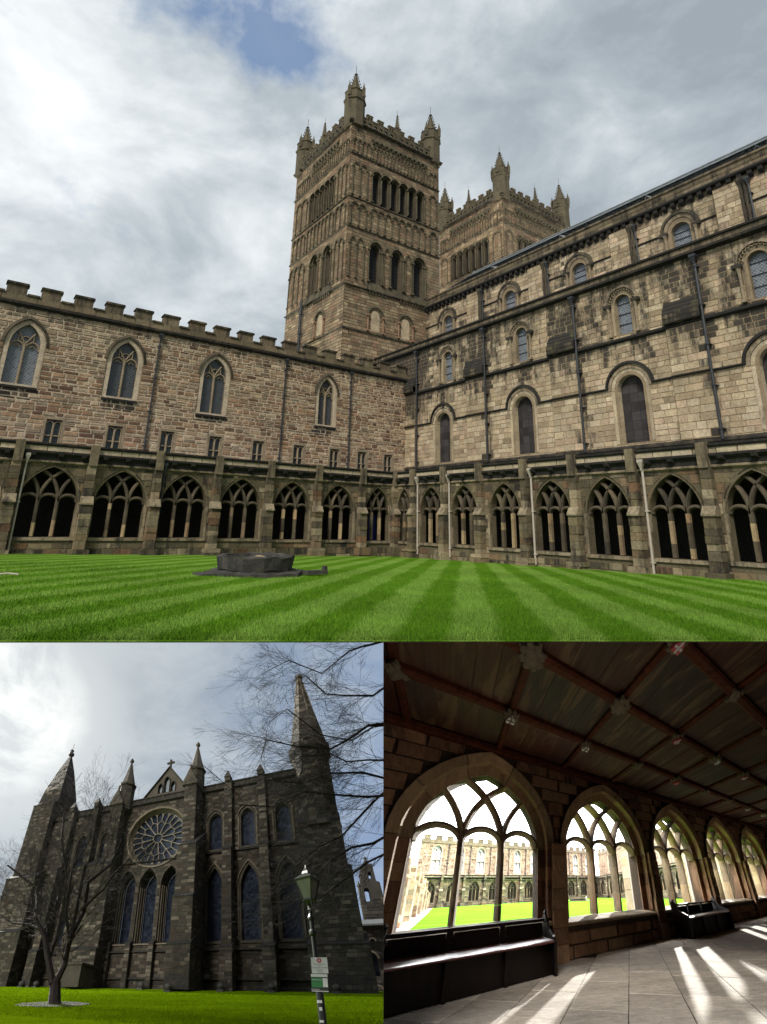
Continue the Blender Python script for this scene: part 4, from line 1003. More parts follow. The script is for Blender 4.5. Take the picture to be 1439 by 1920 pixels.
hol = [opening(c, h, 8.7, 14.0, 2.5, 14) for c, h in low] + [opening(c, .78, 18.7, 22.3, 1.15, 14) for c, h in low] + [opening(c, 1.18, 8.75, 15.3, 2.1, 14) for c in lan]
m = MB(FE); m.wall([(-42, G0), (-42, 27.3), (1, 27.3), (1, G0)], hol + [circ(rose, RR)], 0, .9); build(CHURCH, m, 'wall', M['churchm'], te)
ht = lambda u, v: (R.random(), .12 * R.random() + (.3 if v < 5.4 else 0) + (.2 * R.random() if 7.4 < v < 8 or v > 26 else 0), R.random())
allst = []
hb = [opening(c, h + .32, 8.4, 14.0, 2.95, 14) for c, h in low] + [opening(c, 1.05, 18.5, 22.3, 1.5, 14) for c, h in low] + [opening(c, 1.25, 8.6, 15.3, 2.2, 14) for c in lan] + [circ(rose, 4.25)]
piers = [(-24.3, -15.2, 0, 0)]
st = courses(-41.5, 1, G0, 27.2, hb, (.26, .38), (.45, 1.0), joint=.012, jit=.006, tint=ht)
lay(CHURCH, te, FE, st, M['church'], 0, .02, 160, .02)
def pier(u0, u1, v0, v1, w1, w0=0., top=.5, name='buttress', side=True, cap=True):
    m = MB(FE); m.box(u0, u1, v0, v1, w0, w1); 
    if cap: m.hprism([(w0, v1), (w1 + .06, v1), (w1 + .06, v1 + .12), (w0, v1 + top + (w1 - w0) * .7)], u0 - .04, u1 + .04, (.3, .45, .4))
    o = build(CHURCH, m, name, M['churchdk'], te)
    pick = R.randrange(3)
    tt = lambda u, v: ((R.random() if pick else .35 + .45 * R.random()), .1 * R.random() + (.3 if v < 5.4 else 0), R.random())
    lay(CHURCH, te, FE, courses(u0, u1, v0, v1, [], (.28, .4), (.4, .9), joint=.012, jit=.005, tint=tt), M['church'], w1, .02, 8, .02)
    if side:
        P = FE(u1, 0, w1); Fs = Fr(P, -FE.m[2], FE.m[1], FE.m[0])
        lay(CHURCH, te, Fs, courses(0, w1 - w0, v0, v1, [], (.28, .4), (.4, .9), joint=.012, jit=.005, tint=lambda u, v: (R.random(), .25, R.random())), M['church'], 0, .02, 4, .02)
def string(z, u0, u1, w=.14, w0=0., name='string_course'):
    m = MB(FE); m.hprism([(w0, z - .16), (w0 + w, z - .06), (w0 + w, z + .04), (w0, z + .16)], u0, u1, (.4, .35, .4)); build(CHURCH, m, name, M['churchdk'], te)
for z in (5.2, 7.85, 18.25, 26.6): string(z, -42, 1, .2)
for u0, u1, p in ((-10.85, -9.85, 1.25), (-6.85, -5.95, 1.25), (-29.75, -28.75, 1.5), (-33.9, -32.9, 1.5)):
    pier(u0 - .12, u1 + .12, G0, 7.8, p + .25, top=.2); pier(u0, u1, 7.8, 18.0, p, top=.3); pier(u0 + .05, u1 - .05, 18.3, 27.0, p * .55, top=.3)
    m = MB(FE); m.lathe(((u0 + u1) / 2, p * .4), [(.5, 27.2), (.5, 27.7), (.6, 27.8), (.05, 28.9)], 4, rot=.785); build(CHURCH, m, 'buttress_cap', M['churchdk'], te)
pier(-15.35, -12.95, G0, 7.8, 3.7, top=.2); pier(-15.24, -13.05, 7.8, 12.4, 3.4, top=.3); pier(-15.2, -13.1, 12.5, 18.2, 3.1, top=.7); pier(-15.2, -13.7, 18.3, 26.4, 2.3, top=.4)
pier(-28.2, -24.3, G0, 7.8, 2.2, top=.2); pier(-27.9, -24.35, 7.8, 17.8, 1.9, top=.6); pier(-26.2, -24.5, 18.3, 26.2, 1.5, top=.3)
m = MB(FE); m.box(-26.4, -24.0, G0, 6.0, 2.1, 4.4); m.box(-26.5, -23.9, 6.0, 6.2, 2.0, 4.5); build(CHURCH, m, 'stone_block', M['churchdk'], te)
for a, b in ((-24.3, -23.9), (-21.9, -21.3), (-19.1, -18.5)): pier(a, b, G0, 8.6, .5, top=.15, side=False)
# rose bay
m = MB(FE); m.band(circ(rose, 3.95) + [circ(rose, 3.95)[0]], circ(rose, 4.2) + [circ(rose, 4.2)[0]], -.1, .06, .12); m.band(circ(rose, 3.62) + [circ(rose, 3.62)[0]], circ(rose, 3.95) + [circ(rose, 3.95)[0]], -.7, -.55, -.1); build(CHURCH, m, 'rose_surround', M['churchlt'], te)
rw = empty_part('rose_window', te); pane(CHURCH, rw, FE, circ((rose[0] - .1, rose[1]), 3.65), -.75, M['bluegl'])
rc = (rose[0] - .1, rose[1]); P_ = lambda r, a: (rc[0] + r * math.cos(a), rc[1] + r * math.sin(a))
m = MB(FE); m.bar([P_(.62, i * .3307) for i in range(20)], .12, -.74, -.55); build(CHURCH, m, 'hub_ring', M['rosetr'], rw)
for k in range(12):
    a = k * math.pi / 6 + .13; m = MB(FE); m.bar([P_(.65, a), P_(1.95, a)], .13, -.74, -.56); build(CHURCH, m, 'spoke', M['rosetr'], rw)
    m = MB(FE); ax = a + math.pi / 12; cc = P_(1.92, ax); m.bar([(cc[0] + .46 * math.cos(ax + q), cc[1] + .46 * math.sin(ax + q)) for q in (-1.6, -1.1, -.5, 0, .5, 1.1, 1.6)], .10, -.74, -.58); build(CHURCH, m, 'foil', M['rosetr'], rw)
for k in range(24):
    a = k * math.pi / 12 + .13; m = MB(FE); m.bar([P_(2.02 if k % 2 == 0 else 2.36, a), P_(3.5, a)], .11, -.74, -.58); build(CHURCH, m, 'spoke', M['rosetr'], rw)
    ax = a + math.pi / 24; cc = P_(3.28, ax); m = MB(FE); m.bar([(cc[0] + .40 * math.cos(ax + q), cc[1] + .40 * math.sin(ax + q)) for q in (-1.6, -.8, 0, .8, 1.6)], .09, -.74, -.6); build(CHURCH, m, 'foil', M['rosetr'], rw)
for c in lan:
    w = empty_part('lancet_window', te); gl = opening(c - .05, .82, 9.0, 15.2, 1.6, 14); pane(CHURCH, w, FE, gl, -1.3, M['bluegl'])
    o1 = opening(c, 1.18, 8.75, 15.3, 2.1, 14); m = MB(FE); m.band(gl, opening(c, 1.0, 8.9, 15.25, 1.85, 14), -1.28, -1.2, -.7); m.band(opening(c, 1.0, 8.9, 15.25, 1.85, 14), o1, -.8, -.65, -.05); build(CHURCH, m, 'splayed_reveal', M['churchdk'], w)
    m = MB(FE)
    for k in (-1, 1):
        for q, ww in ((.9, -.95), (1.02, -.6), (1.12, -.3)): m.tube([(c + k * q, 8.9, ww), (c + k * q, 15.2, ww)], .07, 6)
    build(CHURCH, m, 'shaft', M['churchlt'], w)
    m = MB(FE); m.hprism([(-1.3, 8.9), (.12, 8.66), (.12, 8.55), (-1.3, 8.6)], c - 1.2, c + 1.2); build(CHURCH, m, 'sill', M['churchlt'], w)
for c, h in low:
    for s, sp, ri, hh, nm in ((8.7, 14., 2.5, h, 'lower_window'), (18.7, 22.3, 1.15, .78, 'upper_window')):
        w = empty_part(nm, te); pane(CHURCH, w, FE, opening(c, hh, s, sp, ri, 14), -.45, M['bluegl'])
        m = MB(FE); m.band(opening(c, hh, s, sp, ri, 14), opening(c, hh + .22, s, sp, ri + .3, 14), -.44, -.2, .03); build(CHURCH, m, 'surround', M['churchlt'], w)
        m = MB(FE); m.band(arch(c, hh + .3, sp, ri + .4, 14), arch(c, hh + .42, sp, ri + .56, 14), 0, .16, .1); build(CHURCH, m, 'hood_mould', M['churchlt'], w)
        m = MB(FE); m.hprism([(-.45, s), (.1, s - .2), (.1, s - .3), (0, s - .3)], c - hh - .2, c + hh + .2); build(CHURCH, m, 'sill', M['churchdk'], w)
        for k in (-1, 1):
            m = MB(FE); m.tube([(c + k * (hh + .26), s, .05), (c + k * (hh + .26), sp, .05)], .09, 6); m.lathe((c + k * (hh + .26), .05), [(.09, sp - .1), (.17, sp + .15)], 6); build(CHURCH, m, 'shaft', M['churchlt'], w)
# gable, cross, turrets
gh = [opening(-20.1, .34, 28.3, 29.2, .6, 8), opening(-19.15, .42, 28.3, 30., .75, 8), opening(-18.2, .34, 28.3, 29.2, .6, 8)]
m = MB(FE); m.wall([(-23., 27.2), (-18.95, 32.3), (-15.4, 27.2)], gh, -.4, .6); build(CHURCH, m, 'gable', M['church'], te)
for q in gh:
    w = empty_part('gable_window', te); pane(CHURCH, w, FE, q, -.65, M['pale_gl']); m = MB(FE); m.bar(q, .12, -.4, -.25); build(CHURCH, m, 'surround', M['churchdk'], w)
m = MB(FE); m.bar([(-23.1, 27.1), (-18.95, 32.42), (-15.3, 27.1)], .26, -.9, -.2); build(CHURCH, m, 'gable_coping', M['churchdk'], te)
m = MB(FE); m.box(-19.07, -18.83, 32.3, 33.75, -.65, -.42); m.box(-19.5, -18.4, 33.1, 33.33, -.65, -.42); build(CHURCH, m, 'cross', M['churchdk'], te)
m = MB(FE); m.hprism([(0, 26.4), (.3, 26.6), (.3, 26.75), (.05, 26.9), (.05, 27.4), (.15, 27.45), (.15, 27.6), (-.5, 27.7), (-.5, 26.4)], -35.4, -2.6, (.4, .3, .4)); build(CHURCH, m, 'parapet', M['churchdk'], te)
for u, w0, v0 in ((-24.9, .3, 26.), (-14.7, .1, 26.2)):
    m = MB(FE); m.coursed((u, w0), [(1.02, v0), (1.02, v0 + 3.6)], 8, .4); m.lathe((u, w0), [(1., v0), (1., v0 + 3.6), (1.18, v0 + 3.8), (1.2, v0 + 4.05), (1.0, v0 + 4.1), (.5, v0 + 6.2), (.14, v0 + 8.), (.14, v0 + 8.1)], 8); m.lathe((u, w0), [(.12, v0 + 8.), (.32, v0 + 8.35), (.3, v0 + 8.6), (.1, v0 + 8.9)], 6); build(CHURCH, m, 'turret', M['churchdk'], te)
for u0, u1, w, v0 in ((-26.4, -24.4, 1.7, 26.4), (-15.5, -13.6, 2.5, 26.6)):
    m = MB(FE); c = (u0 + u1) / 2; m.prism([(u0, v0), (u1, v0), (u1, v0 + .3), (c, v0 + 2.4), (u0, v0 + .3)], -.2, w); m.lathe((c, w - .2), [(.08, v0 + 2.3), (.2, v0 + 2.7), (.07, v0 + 3.1)], 5); build(CHURCH, m, 'gablet', M['church'], te)
# right-hand corner tower
pier(-3.1, 1.75, G0, 7.8, 1.3, top=.2); pier(-2.95, 1.45, 7.8, 14.2, 1.05, top=.4); pier(-2.85, 1.15, 14.3, 19.9, .9, top=.6)
m = MB(FE); pr = [(2.25, 19.5), (2.1, 20.6), (2.08, 29.0), (2.4, 29.6), (2.4, 30.3), (2.15, 30.5), (1.12, 37.2), (.28, 42.7)]; m.lathe((-.85, -.9), [(r * .98, v) for r, v in pr], 8, (.1, .4, .2)); m.coursed((-.85, -.9), pr, 8); build(CHURCH, m, 'corner_tower', M['church'], te)
m = MB(FE)
for k in range(8):
    a = .3927 + k * .7854; m.tube([(-.85 + 2.02 * math.cos(a), 30.3, -.9 + 2.02 * math.sin(a)), (-.85 + .3 * math.cos(a), 42.7, -.9 + .3 * math.sin(a))], .1, 5)
    m.tube([(-.85 + 2. * math.cos(a), 20.4, -.9 + 2. * math.sin(a)), (-.85 + 1.97 * math.cos(a), 29.3, -.9 + 1.97 * math.sin(a))], .1, 5)
build(CHURCH, m, 'spire_ribs', M['churchlt'], te)
m = MB(FE); m.lathe((-.85, -.9), [(.28, 42.6), (.55, 42.9), (.5, 43.4), (.2, 43.8)], 6); build(CHURCH, m, 'finial', M['churchdk'], te)
m = MB(FE)
for k in range(8):
    a = k * .7854; a0 = a - .3; a1 = a + .3; rr = 2.12; m.tube([(-.85 + rr * math.cos(a + q * .39), 29.9 + .9 * math.cos(q * 1.5), -.9 + rr * math.sin(a + q * .39)) for q in (-1, -.5, 0, .5, 1)], .11, 5)
build(CHURCH, m, 'gablet_arch', M['churchdk'], te)
# left-hand corner tower
pier(-42.6, -36.0, G0, 10.2, 1.9, top=.5); pier(-41.6, -36.4, 10.3, 17.5, 1.5, top=.5); pier(-41.2, -37.2, 17.6, 29.5, 1.0, top=.2)
m = MB(FE); pr = [(3.3, 4), (3.3, 17.), (2.9, 18), (2.75, 29.9), (2.85, 30.2), (2.45, 33.), (1.1, 38.2), (.2, 41.)]; m.lathe((-39.35, -1.8), [(r * .98, v) for r, v in pr], 4, (.1, .4, .2), rot=.785); m.coursed((-39.35, -1.8), pr, 4, rot=.785); build(CHURCH, m, 'corner_tower', M['church'], te)
m = MB(FE); m.lathe((-39.35, -1.8), [(.2, 40.9), (.5, 41.3), (.45, 41.7), (.2, 42.), (.35, 42.3), (.05, 42.6)], 6); m.tube([(-39.35, 42.5, -1.8), (-39.3, 43.8, -1.8)], .05, 4); build(CHURCH, m, 'finial', M['churchdk'], te)
for i, (x, y) in enumerate(((-33.7, 1.9), (-31.6, 1.9), (-19.0, 1.2), (-14.6, 4.2), (-10.6, 2.1), (-6.2, 2.0), (-1.2, 1.8))):
    t = thing(CHURCH, 'stone_ball', ['round dark stone ball at the foot of the far left tower of the church', 'round dark stone ball under the bare tree, beside the left tower', 'round dark stone ball below the three tall lancets', 'round dark stone ball against the widest buttress', 'round dark stone ball at the foot of the narrow pale buttress',
        'round dark stone ball at the foot of the buttress left of the last window', 'round dark stone ball beside the sign on the lamp post'][i], 'stone ball', (x, 34 - y, 4.2), 'stone balls along the church wall')
    m = MB(Fr((x, 34 - y, ZC(0, 34 - y) + .1), (1, 0, 0), (0, 0, 1), (0, -1, 0))); m.lathe((0, 0), [(.1, 0), (.26, .08), (.33, .28), (.26, .48), (.05, .58)], 9); build(CHURCH, m, 'ball', M['basin'], t)
    m = MB(Fr((x, 34 - y, ZC(0, 34 - y)), (1, 0, 0), (0, 0, 1), (0, -1, 0))); m.box(-.3, .3, -.1, .12, -.3, .3); build(CHURCH, m, 'base', M['basin'], t)
# lower annex and broken tower at the right
ta = thing(CHURCH, 'chapel', 'low grey-roofed chapel with a blue arched window behind the right corner of the church', 'chapel', (3, 46, 5))
FX = Fr((0, 46, 0), (1, 0, 0), (0, 0, 1), (0, -1, 0))
ah = [opening(2.35, .62, 6.9, 8.7, .65, 12), opening(2.4, .55, 4.6, 5.4, .5, 8)]
m = MB(FX); m.wall([(-2, 3), (-2, 12.4), (7, 12.4), (7, 3)], ah, 0, .5); build(CHURCH, m, 'wall', M['churchm'], ta)
lay(CHURCH, ta, FX, courses(-1, 6, 4.5, 12.3, [opening(2.35, .8, 6.8, 8.7, .85, 12), rect(1.6, 3.2, 4, 6.0)], (.3, .4), (.4, .9), tint=ht), M['church'], 0, .02, 20, .02)
pane(CHURCH, ta, FX, ah[0], -.4, M['bluegl']); 
m = MB(FX); m.band(arch(2.35, .68, 8.7, .72, 12), arch(2.35, .88, 8.7, .92, 12), 0, .12, .1); build(CHURCH, m, 'hood_mould', M['dress'], ta)
m = MB(FX); m.band(arch(2.4, .55, 5.4, .5, 8), arch(2.4, .75, 5.4, .7, 8), 0, .1); build(CHURCH, m, 'blind_arch', M['dress'], ta)
for k in (0, 1):
    m = MB(FX); m.band(arch(1.95 + k * .85, .28, 10.6, .28, 8), arch(1.95 + k * .85, .4, 10.6, .4, 8), 0, .12); build(CHURCH, m, 'blind_arch', M['dress'], ta)
m = MB(FX); m.hprism([(.35, 12.3), (.35, 12.5), (-2.5, 13.7), (-2.5, 13.4)], 1.2, 7); build(CHURCH, m, 'roof', M['lead'], ta)
m = MB(FX); m.tube([(1.2, 4.4, .3), (.9, 12.2, .3)], .08, 6); build(CHURCH, m, 'drainpipe', M['iron'], ta)
tb = thing(CHURCH, 'broken_tower', 'jagged-topped stone tower with an open bell arch, far right behind the church', 'tower', (4.5, 52, 5))
FY = Fr((0, 52, 0), (1, 0, 0), (0, 0, 1), (0, -1, 0))
m = MB(FY); m.wall([(2.6, 6), (2.6, 18.2), (3.0, 18.2), (3.0, 20.2), (3.35, 20.2), (3.35, 22.2), (3.9, 22.2), (3.9, 22.8), (4.5, 22.8), (4.5, 22.4), (4.9, 22.4), (5.0, 19.8), (5.4, 19.6), (5.5, 17.4), (6.2, 16), (6.6, 6)], [opening(4.35, .22, 20.2, 21.0, .22, 8), opening(3.6, .3, 17., 18.6, .3, 8)], 0, 1.6); build(CHURCH, m, 'wall', M['churchdk'], tb)
for x, z, h in ((2.75, 18.2, 1.9), (3.2, 20.2, 1.2), (4.2, 22.8, .9)):
    m = MB(FY); m.lathe((x, -.3), [(.2, z), (.2, z + h * .5), (.27, z + h * .55), (.03, z + h)], 6); build(CHURCH, m, 'pinnacle', M['churchdk'], tb)
lay(CHURCH, tb, FY, courses(2.7, 5.4, 10, 17.4, [rect(3.2, 4.0, 16.9, 19)], (.35, .5), (.5, 1.), tint=ht), M['church'], 0, .02, 0, .02)
# ---- lamp post with signs
def text_part(place, par, F, s, size, u, v, w, mat, name='lettering'):
    cu = bpy.data.curves.new('t', 'FONT'); cu.body = s; cu.size = size; cu.align_x = 'CENTER'; cu.resolution_u = 2
    ob = bpy.data.objects.new('t', cu); S.collection.objects.link(ob); me = ob.to_mesh()
    m = MB(F); ids = [m.pt(u + q.co.x, v + q.co.y, w) for q in me.vertices]
    for p in me.polygons: m.face([ids[i] for i in p.vertices])
    ob.to_mesh_clear(); bpy.data.objects.remove(ob); return build(place, m, name, mat, par)
LX, LY = -.62, 8.
tp = thing(CHURCH, 'lamp_post', 'black lamp post with a four-sided milky glass lantern, stickers round its foot', 'lamp post', (LX, LY, 1.0))
FP = Fr((LX, LY, 0), (1, 0, 0), (0, 0, 1), (0, -1, 0))
m = MB(FP); m.lathe((0, 0), [(.075, .9), (.07, 2.25), (.05, 2.3), (.045, 3.3), (.075, 3.34), (.075, 3.4), (.045, 3.45), (.045, 3.62), (.07, 3.66), (.07, 3.7), (.035, 3.78), (.035, 3.95), (.07, 4.0)], 12, rot=0); build(CHURCH, m, 'pole', M['black'], tp, smooth=False)
for k in range(4):
    a = .785 + .4 + k * 1.5708; m = MB(FP); m.tube([(.03 * math.cos(a), 3.84, .03 * math.sin(a)), (.12 * math.cos(a), 3.93, .12 * math.sin(a)), (.13 * math.cos(a), 4.06, .13 * math.sin(a))], .012, 5); build(CHURCH, m, 'bracket', M['black'], tp)
ln = empty_part('lantern', tp)
m = MB(FP); m.lathe((0, 0), [(.135, 4.10), (.255, 4.52)], 4, rot=1.185); build(CHURCH, m, 'glass', M['lampglass'], ln)
m = MB(FP); m.lathe((0, 0), [(.15, 4.06), (.15, 4.10)], 4, rot=1.185); m.lathe((0, 0), [(.29, 4.52), (.30, 4.56), (.16, 4.66), (.10, 4.70), (.09, 4.76), (.05, 4.78), (.05, 4.82), (.02, 4.84), (.01, 4.92)], 4, rot=1.185)
for k in range(4):
    a = 1.185 + k * 1.5708; m.tube([(.14 * math.cos(a), 4.08, .14 * math.sin(a)), (.262 * math.cos(a), 4.53, .262 * math.sin(a))], .012, 4)
build(CHURCH, m, 'frame', M['black'], ln)
for z, h, mt in ((2.03, .05, 'white'), (1.9, .06, 'white'), (1.70, .04, 'white'), (1.48, .07, 'yellow')):
    m = MB(FP); a0 = R.uniform(.9, 1.4) if mt == 'white' else .2; a1 = R.uniform(1.9, 2.6) if mt == 'white' else 3.; nseg = 5
    for q in range(nseg): b0 = a0 + (a1 - a0) * q / nseg; b1 = a0 + (a1 - a0) * (q + 1) / nseg; m.quad((.0772 * math.cos(b0), z, .0772 * math.sin(b0)), (.0772 * math.cos(b1), z, .0772 * math.sin(b1)), (.0772 * math.cos(b1), z + h, .0772 * math.sin(b1)), (.0772 * math.cos(b0), z + h, .0772 * math.sin(b0)))
    build(CHURCH, m, 'sticker', M[mt], tp)
FS = Fr((LX + .01, LY - .1, 0), (1, 0, -.01), (.02, 0, 1), (0, -1, 0))
s1 = thing(CHURCH, 'notice_board', 'white notice with a red circled letter at the top, upper sign on the lamp post', 'sign', (LX, LY - .1, 2.7))
m = MB(FS); m.box(-.155, .155, 2.56, 2.86, 0, .01); build(CHURCH, m, 'board', M['white'], s1)
m = MB(FS); m.band(arch(0, .03, 2.80, .03, 12) + arch(0, .03, 2.80, -.03, 12)[::-1], arch(0, .045, 2.80, .045, 12) + arch(0, .045, 2.80, -.045, 12)[::-1], .011, .014); build(CHURCH, m, 'red_ring', M['red'], s1)
text_part(CHURCH, s1, FS, 'C', .055, 0, 2.782, .013, M['red'])
for s, v, z in (('Now entering', 2.72, .036), ('the', 2.69, .034), ('Road User Charge', 2.655, .040), ('payment', 2.62, .034), ('roadway', 2.585, .034)): text_part(CHURCH, s1, FS, s, z, 0, v, .0125, M['ink'])
s2 = thing(CHURCH, 'notice_board', 'green and white notice with a dark lower band, lower sign on the lamp post', 'sign', (LX, LY - .1, 2.4))
FS2 = Fr((LX + .03, LY - .1, 0), (1, 0, -.02), (.05, 0, 1), (0, -1, 0))
for a, b, c, d, mt, n in ((-.155, .155, 2.49, 2.545, 'white', 'header'), (-.155, .155, 2.235, 2.49, 'ink', 'board'), (-.15, .055, 2.30, 2.475, 'green', 'green_panel'), (.06, .15, 2.31, 2.47, 'white', 'notice_panel'), (-.155, .155, 2.225, 2.24, 'white', 'lower_edge')):
    m = MB(FS2); m.box(a - .12, b - .12, c, d, 0, .01 if n == 'board' else .013); build(CHURCH, m, n, M[mt], s2)
text_part(CHURCH, s2, FS2, 'Welcome to', .035, -.17, 2.43, .0145, M['white']); text_part(CHURCH, s2, FS2, 'Durham', .04, -.17, 2.39, .0145, M['ink']); text_part(CHURCH, s2, FS2, 'Durham', .045, -.2, 2.25, .0145, M['white'])
# ---- bare trees
def grow(m, p, d, L, r, lev, place_ok, seg=4, droop=0., spread=.6, kids=5, rt=.006, bias=None, shrink=.62):
    pts = [p.copy()]; rr = [r]; d = d.normalized(); re = max(rt, r * .45 if lev else rt * .8)
    for i in range(seg):
        j = Vector((R.gauss(0, 1), R.gauss(0, 1), R.gauss(0, 1))) * .16
        d = (d + j + Vector((0, 0, -droop)) + (bias * .05 if bias else Vector())).normalized(); p = p + d * L / seg; pts.append(p.copy()); rr.append(r + (re - r) * (i + 1) / seg)
    m.tube([tuple(q) for q in pts], rr, 5 if r > .05 else 3, cap=False)
    if lev <= 0: return
    for k in range(kids):
        f = R.uniform(.25, 1.) if k else 1.; i = min(seg - 1, int(f * seg)); q = pts[i].lerp(pts[i + 1], f * seg - i) if f < 1 else pts[-1]
        dd = (pts[i + 1] - pts[i]).normalized(); ax = Vector((R.gauss(0, 1), R.gauss(0, 1), R.gauss(0, 1))); ax = (ax - dd * ax.dot(dd)).normalized()
        nd = (dd * math.cos(spread) + ax * math.sin(spread * R.uniform(.6, 1.3)))
        grow(m, q, nd, L * shrink * R.uniform(.75, 1.2), max(rt, rr[min(i + 1, seg)] * .62), lev - 1, place_ok, max(2, seg - 1), droop, spread, kids, rt, bias, shrink)
ty = 16.2
t = thing(CHURCH, 'bare_tree', 'leafless forked tree with a short dark trunk on the sunny green before the church', 'tree', (-14.5, ty, 2.0))
limbs = [[(-14.35, 1.85, .46), (-14.45, 2.2, .33), (-14.55, 2.7, .29), (-14.65, 3.15, .28)], [(-14.7, 3.05, .2), (-15.3, 4.3, .16), (-16.1, 5.6, .13), (-16.8, 6.6, .11), (-17.7, 7.8, .12), (-19., 9.2, .09), (-20.5, 10.4, .06)],
         [(-14.6, 3.0, .19), (-14.35, 4.0, .15), (-14.25, 5.0, .13), (-14.1, 5.7, .11), (-13.9, 7.0, .12), (-13.6, 8.6, .1), (-12.9, 10., .07), (-12.4, 11.6, .05)],
         [(-15.4, 4.3, .11), (-15.3, 5.6, .09), (-15.6, 7.2, .075), (-15.9, 9.4, .06), (-16.4, 11.8, .07), (-16.9, 14., .05)], [(-14.3, 5.4, .09), (-14.9, 7.2, .075), (-15., 9.6, .055), (-14.8, 12., .04), (-14.6, 14.2, .04)],
         [(-16.4, 5.9, .1), (-17.8, 6.4, .08), (-19.4, 6.6, .06), (-20.8, 7.4, .045)], [(-13.9, 7., .08), (-12.8, 8.2, .06), (-11.8, 8.9, .05), (-11., 9.9, .035)]]
m = MB()
for L_ in limbs:
    y0 = ty + R.uniform(-.2, .2) if L_ is not limbs[0] else ty; m.tube([(x, y0 + (i * R.uniform(-.15, .25) if i else 0), z) for i, (x, z, r) in enumerate(L_)] if L_ is not limbs[0] else [(x, ty, z) for x, z, r in L_], [r for x, z, r in L_], 9, cap=False)
build(CHURCH, m, 'trunk', M['bark'], t)
m = MB()
for L_ in limbs[1:]:
    for i in range(2 if L_[0][1] < 3.5 else 1, len(L_)):
        for q in range(6):
            f = R.random(); a, b = L_[i - 1], L_[i]; p = Vector((a[0] + (b[0] - a[0]) * f, ty + R.uniform(-.4, .4), a[1] + (b[1] - a[1]) * f))
            d = Vector((b[0] - a[0], 0, b[1] - a[1])).normalized() + Vector((R.gauss(0, .8), R.gauss(0, .8), R.gauss(.6, .5)))
            grow(m, p, d, R.uniform(1.3, 2.6), max(.010, L_[i][2] * .22), 3, None, 4, -.01, .5, 4, .0046)
build(CHURCH, m, 'crown', M['twig'], t, kind='stuff')
FT = Fr((-14.5, ty, ZC(0, ty)), (1, 0, 0), (0, .1255, 1), (0, 1, .1265)); m = MB(Fr((-14.5, ty, ZC(0, ty) - .02), (1, 0, 0), (0, 0, 1), (0, 1, .1265)))
m.ngon([((1.9 + R.uniform(-.15, .3)) * math.cos(k * .2618), .04 + .04 * math.sin((-14.5 + 75) / 5 * .6 + ty * .1), (1.5 + R.uniform(-.1, .3)) * math.sin(k * .2618)) for k in range(24)]); build(CHURCH, m, 'bare_earth', M['dirt'], kind='structure')
limb_pts = [[(3.69, 16.59), (2.55, 16.74), (1.97, 16.55), (.78, 17.07), (-.65, 17.65), (-1.93, 18.36)], [(3.18, 13.95), (2.49, 13.89), (1.55, 14.4), (.76, 15.03), (.04, 15.73)],
            [(2.77, 11.85), (2.12, 11.79), (1.38, 11.94), (.29, 12.86), (-.94, 13.95), (-2.07, 15.41)], [(2.86, 12.29), (1.97, 12.03), (1.16, 11.74), (.53, 11.46), (-.69, 11.64), (-1.96, 12.55), (-2.65, 13.4)],
            [(2.46, 10.24), (1.75, 10.76), (1.06, 11.08), (.49, 11.47), (-.71, 11.48)], [(2.32, 9.55), (1.45, 10.03), (.38, 10.35), (-.79, 10.62), (-2.27, 10.89), (-3.66, 11.09), (-4.79, 11.67)],
            [(2.18, 8.81), (1.47, 9.06), (.42, 9.24), (-.68, 9.62), (-2.12, 9.66), (-3.22, 9.5)], [(2.27, 9.29), (1.59, 8.76), (.98, 8.22), (.39, 7.68), (-.38, 7.17), (-1.33, 6.68)],
            [(1.91, 7.43), (1.3, 7.13), (.63, 7.03), (-.09, 6.72), (-.84, 6.22), (-1.64, 5.16)], [(1.76, 6.68), (1.05, 6.58), (.33, 6.1), (-.42, 5.43)]]
t = thing(CHURCH, 'overhanging_tree', 'long bare boughs with fine twigs reaching in across the tall spire', 'tree', (8, 12, 1.5))
m = MB(); mt = MB()
for L_ in limb_pts:
    n = len(L_); yy = [12 + R.uniform(-.3, .3) + i * R.uniform(-.1, .35) for i in range(n)]; r0 = R.uniform(.042, .062)
    P = [Vector((6.5, 12, (L_[0][1] - 4) * .7 + 2.5))] + [Vector((x, y, z)) for (x, z), y in zip(L_, yy)]
    m.tube([tuple(p) for p in P], [r0 * 1.6] + [r0 * (1 - .8 * i / n) for i in range(n)], 7, cap=False)
    for i in range(1, len(P)):
        for q in range(6):
            f = R.random(); p = P[i - 1].lerp(P[i], f)
            if p.x > 3.4: continue
            d = (P[i] - P[i - 1]).normalized() * 1. + Vector((R.gauss(-.2, .3), R.gauss(0, .5), R.gauss(.05, .5)))
            grow(mt, p, d, R.uniform(.8, 1.8), .011, 3 if q < 3 else 2, None, 4, .012, .45, 4, .0030, Vector((-1, 0, -.3)), .66)
m.tube([(6.6, 12, -.5), (6.6, 12, 8), (6.3, 12, 13)], [.45, .4, .25], 9); build(CHURCH, m, 'bough', M['bark'], t); build(CHURCH, mt, 'twigs', M['twig'], t, kind='stuff')
# ================================================================ INSIDE THE CLOISTER WALK (its own garth, sky and sun)
def walk_sky(t):
    d = t.n('ShaderNodeAttribute', attribute_name='heading').outputs['Vector']
    return t.mix(1., (7.6, 7.7, 7.8), t.ramp(t.noise(d, 3., 5), [(.3, .9), (.7, 1.1)]), 'MULTIPLY')
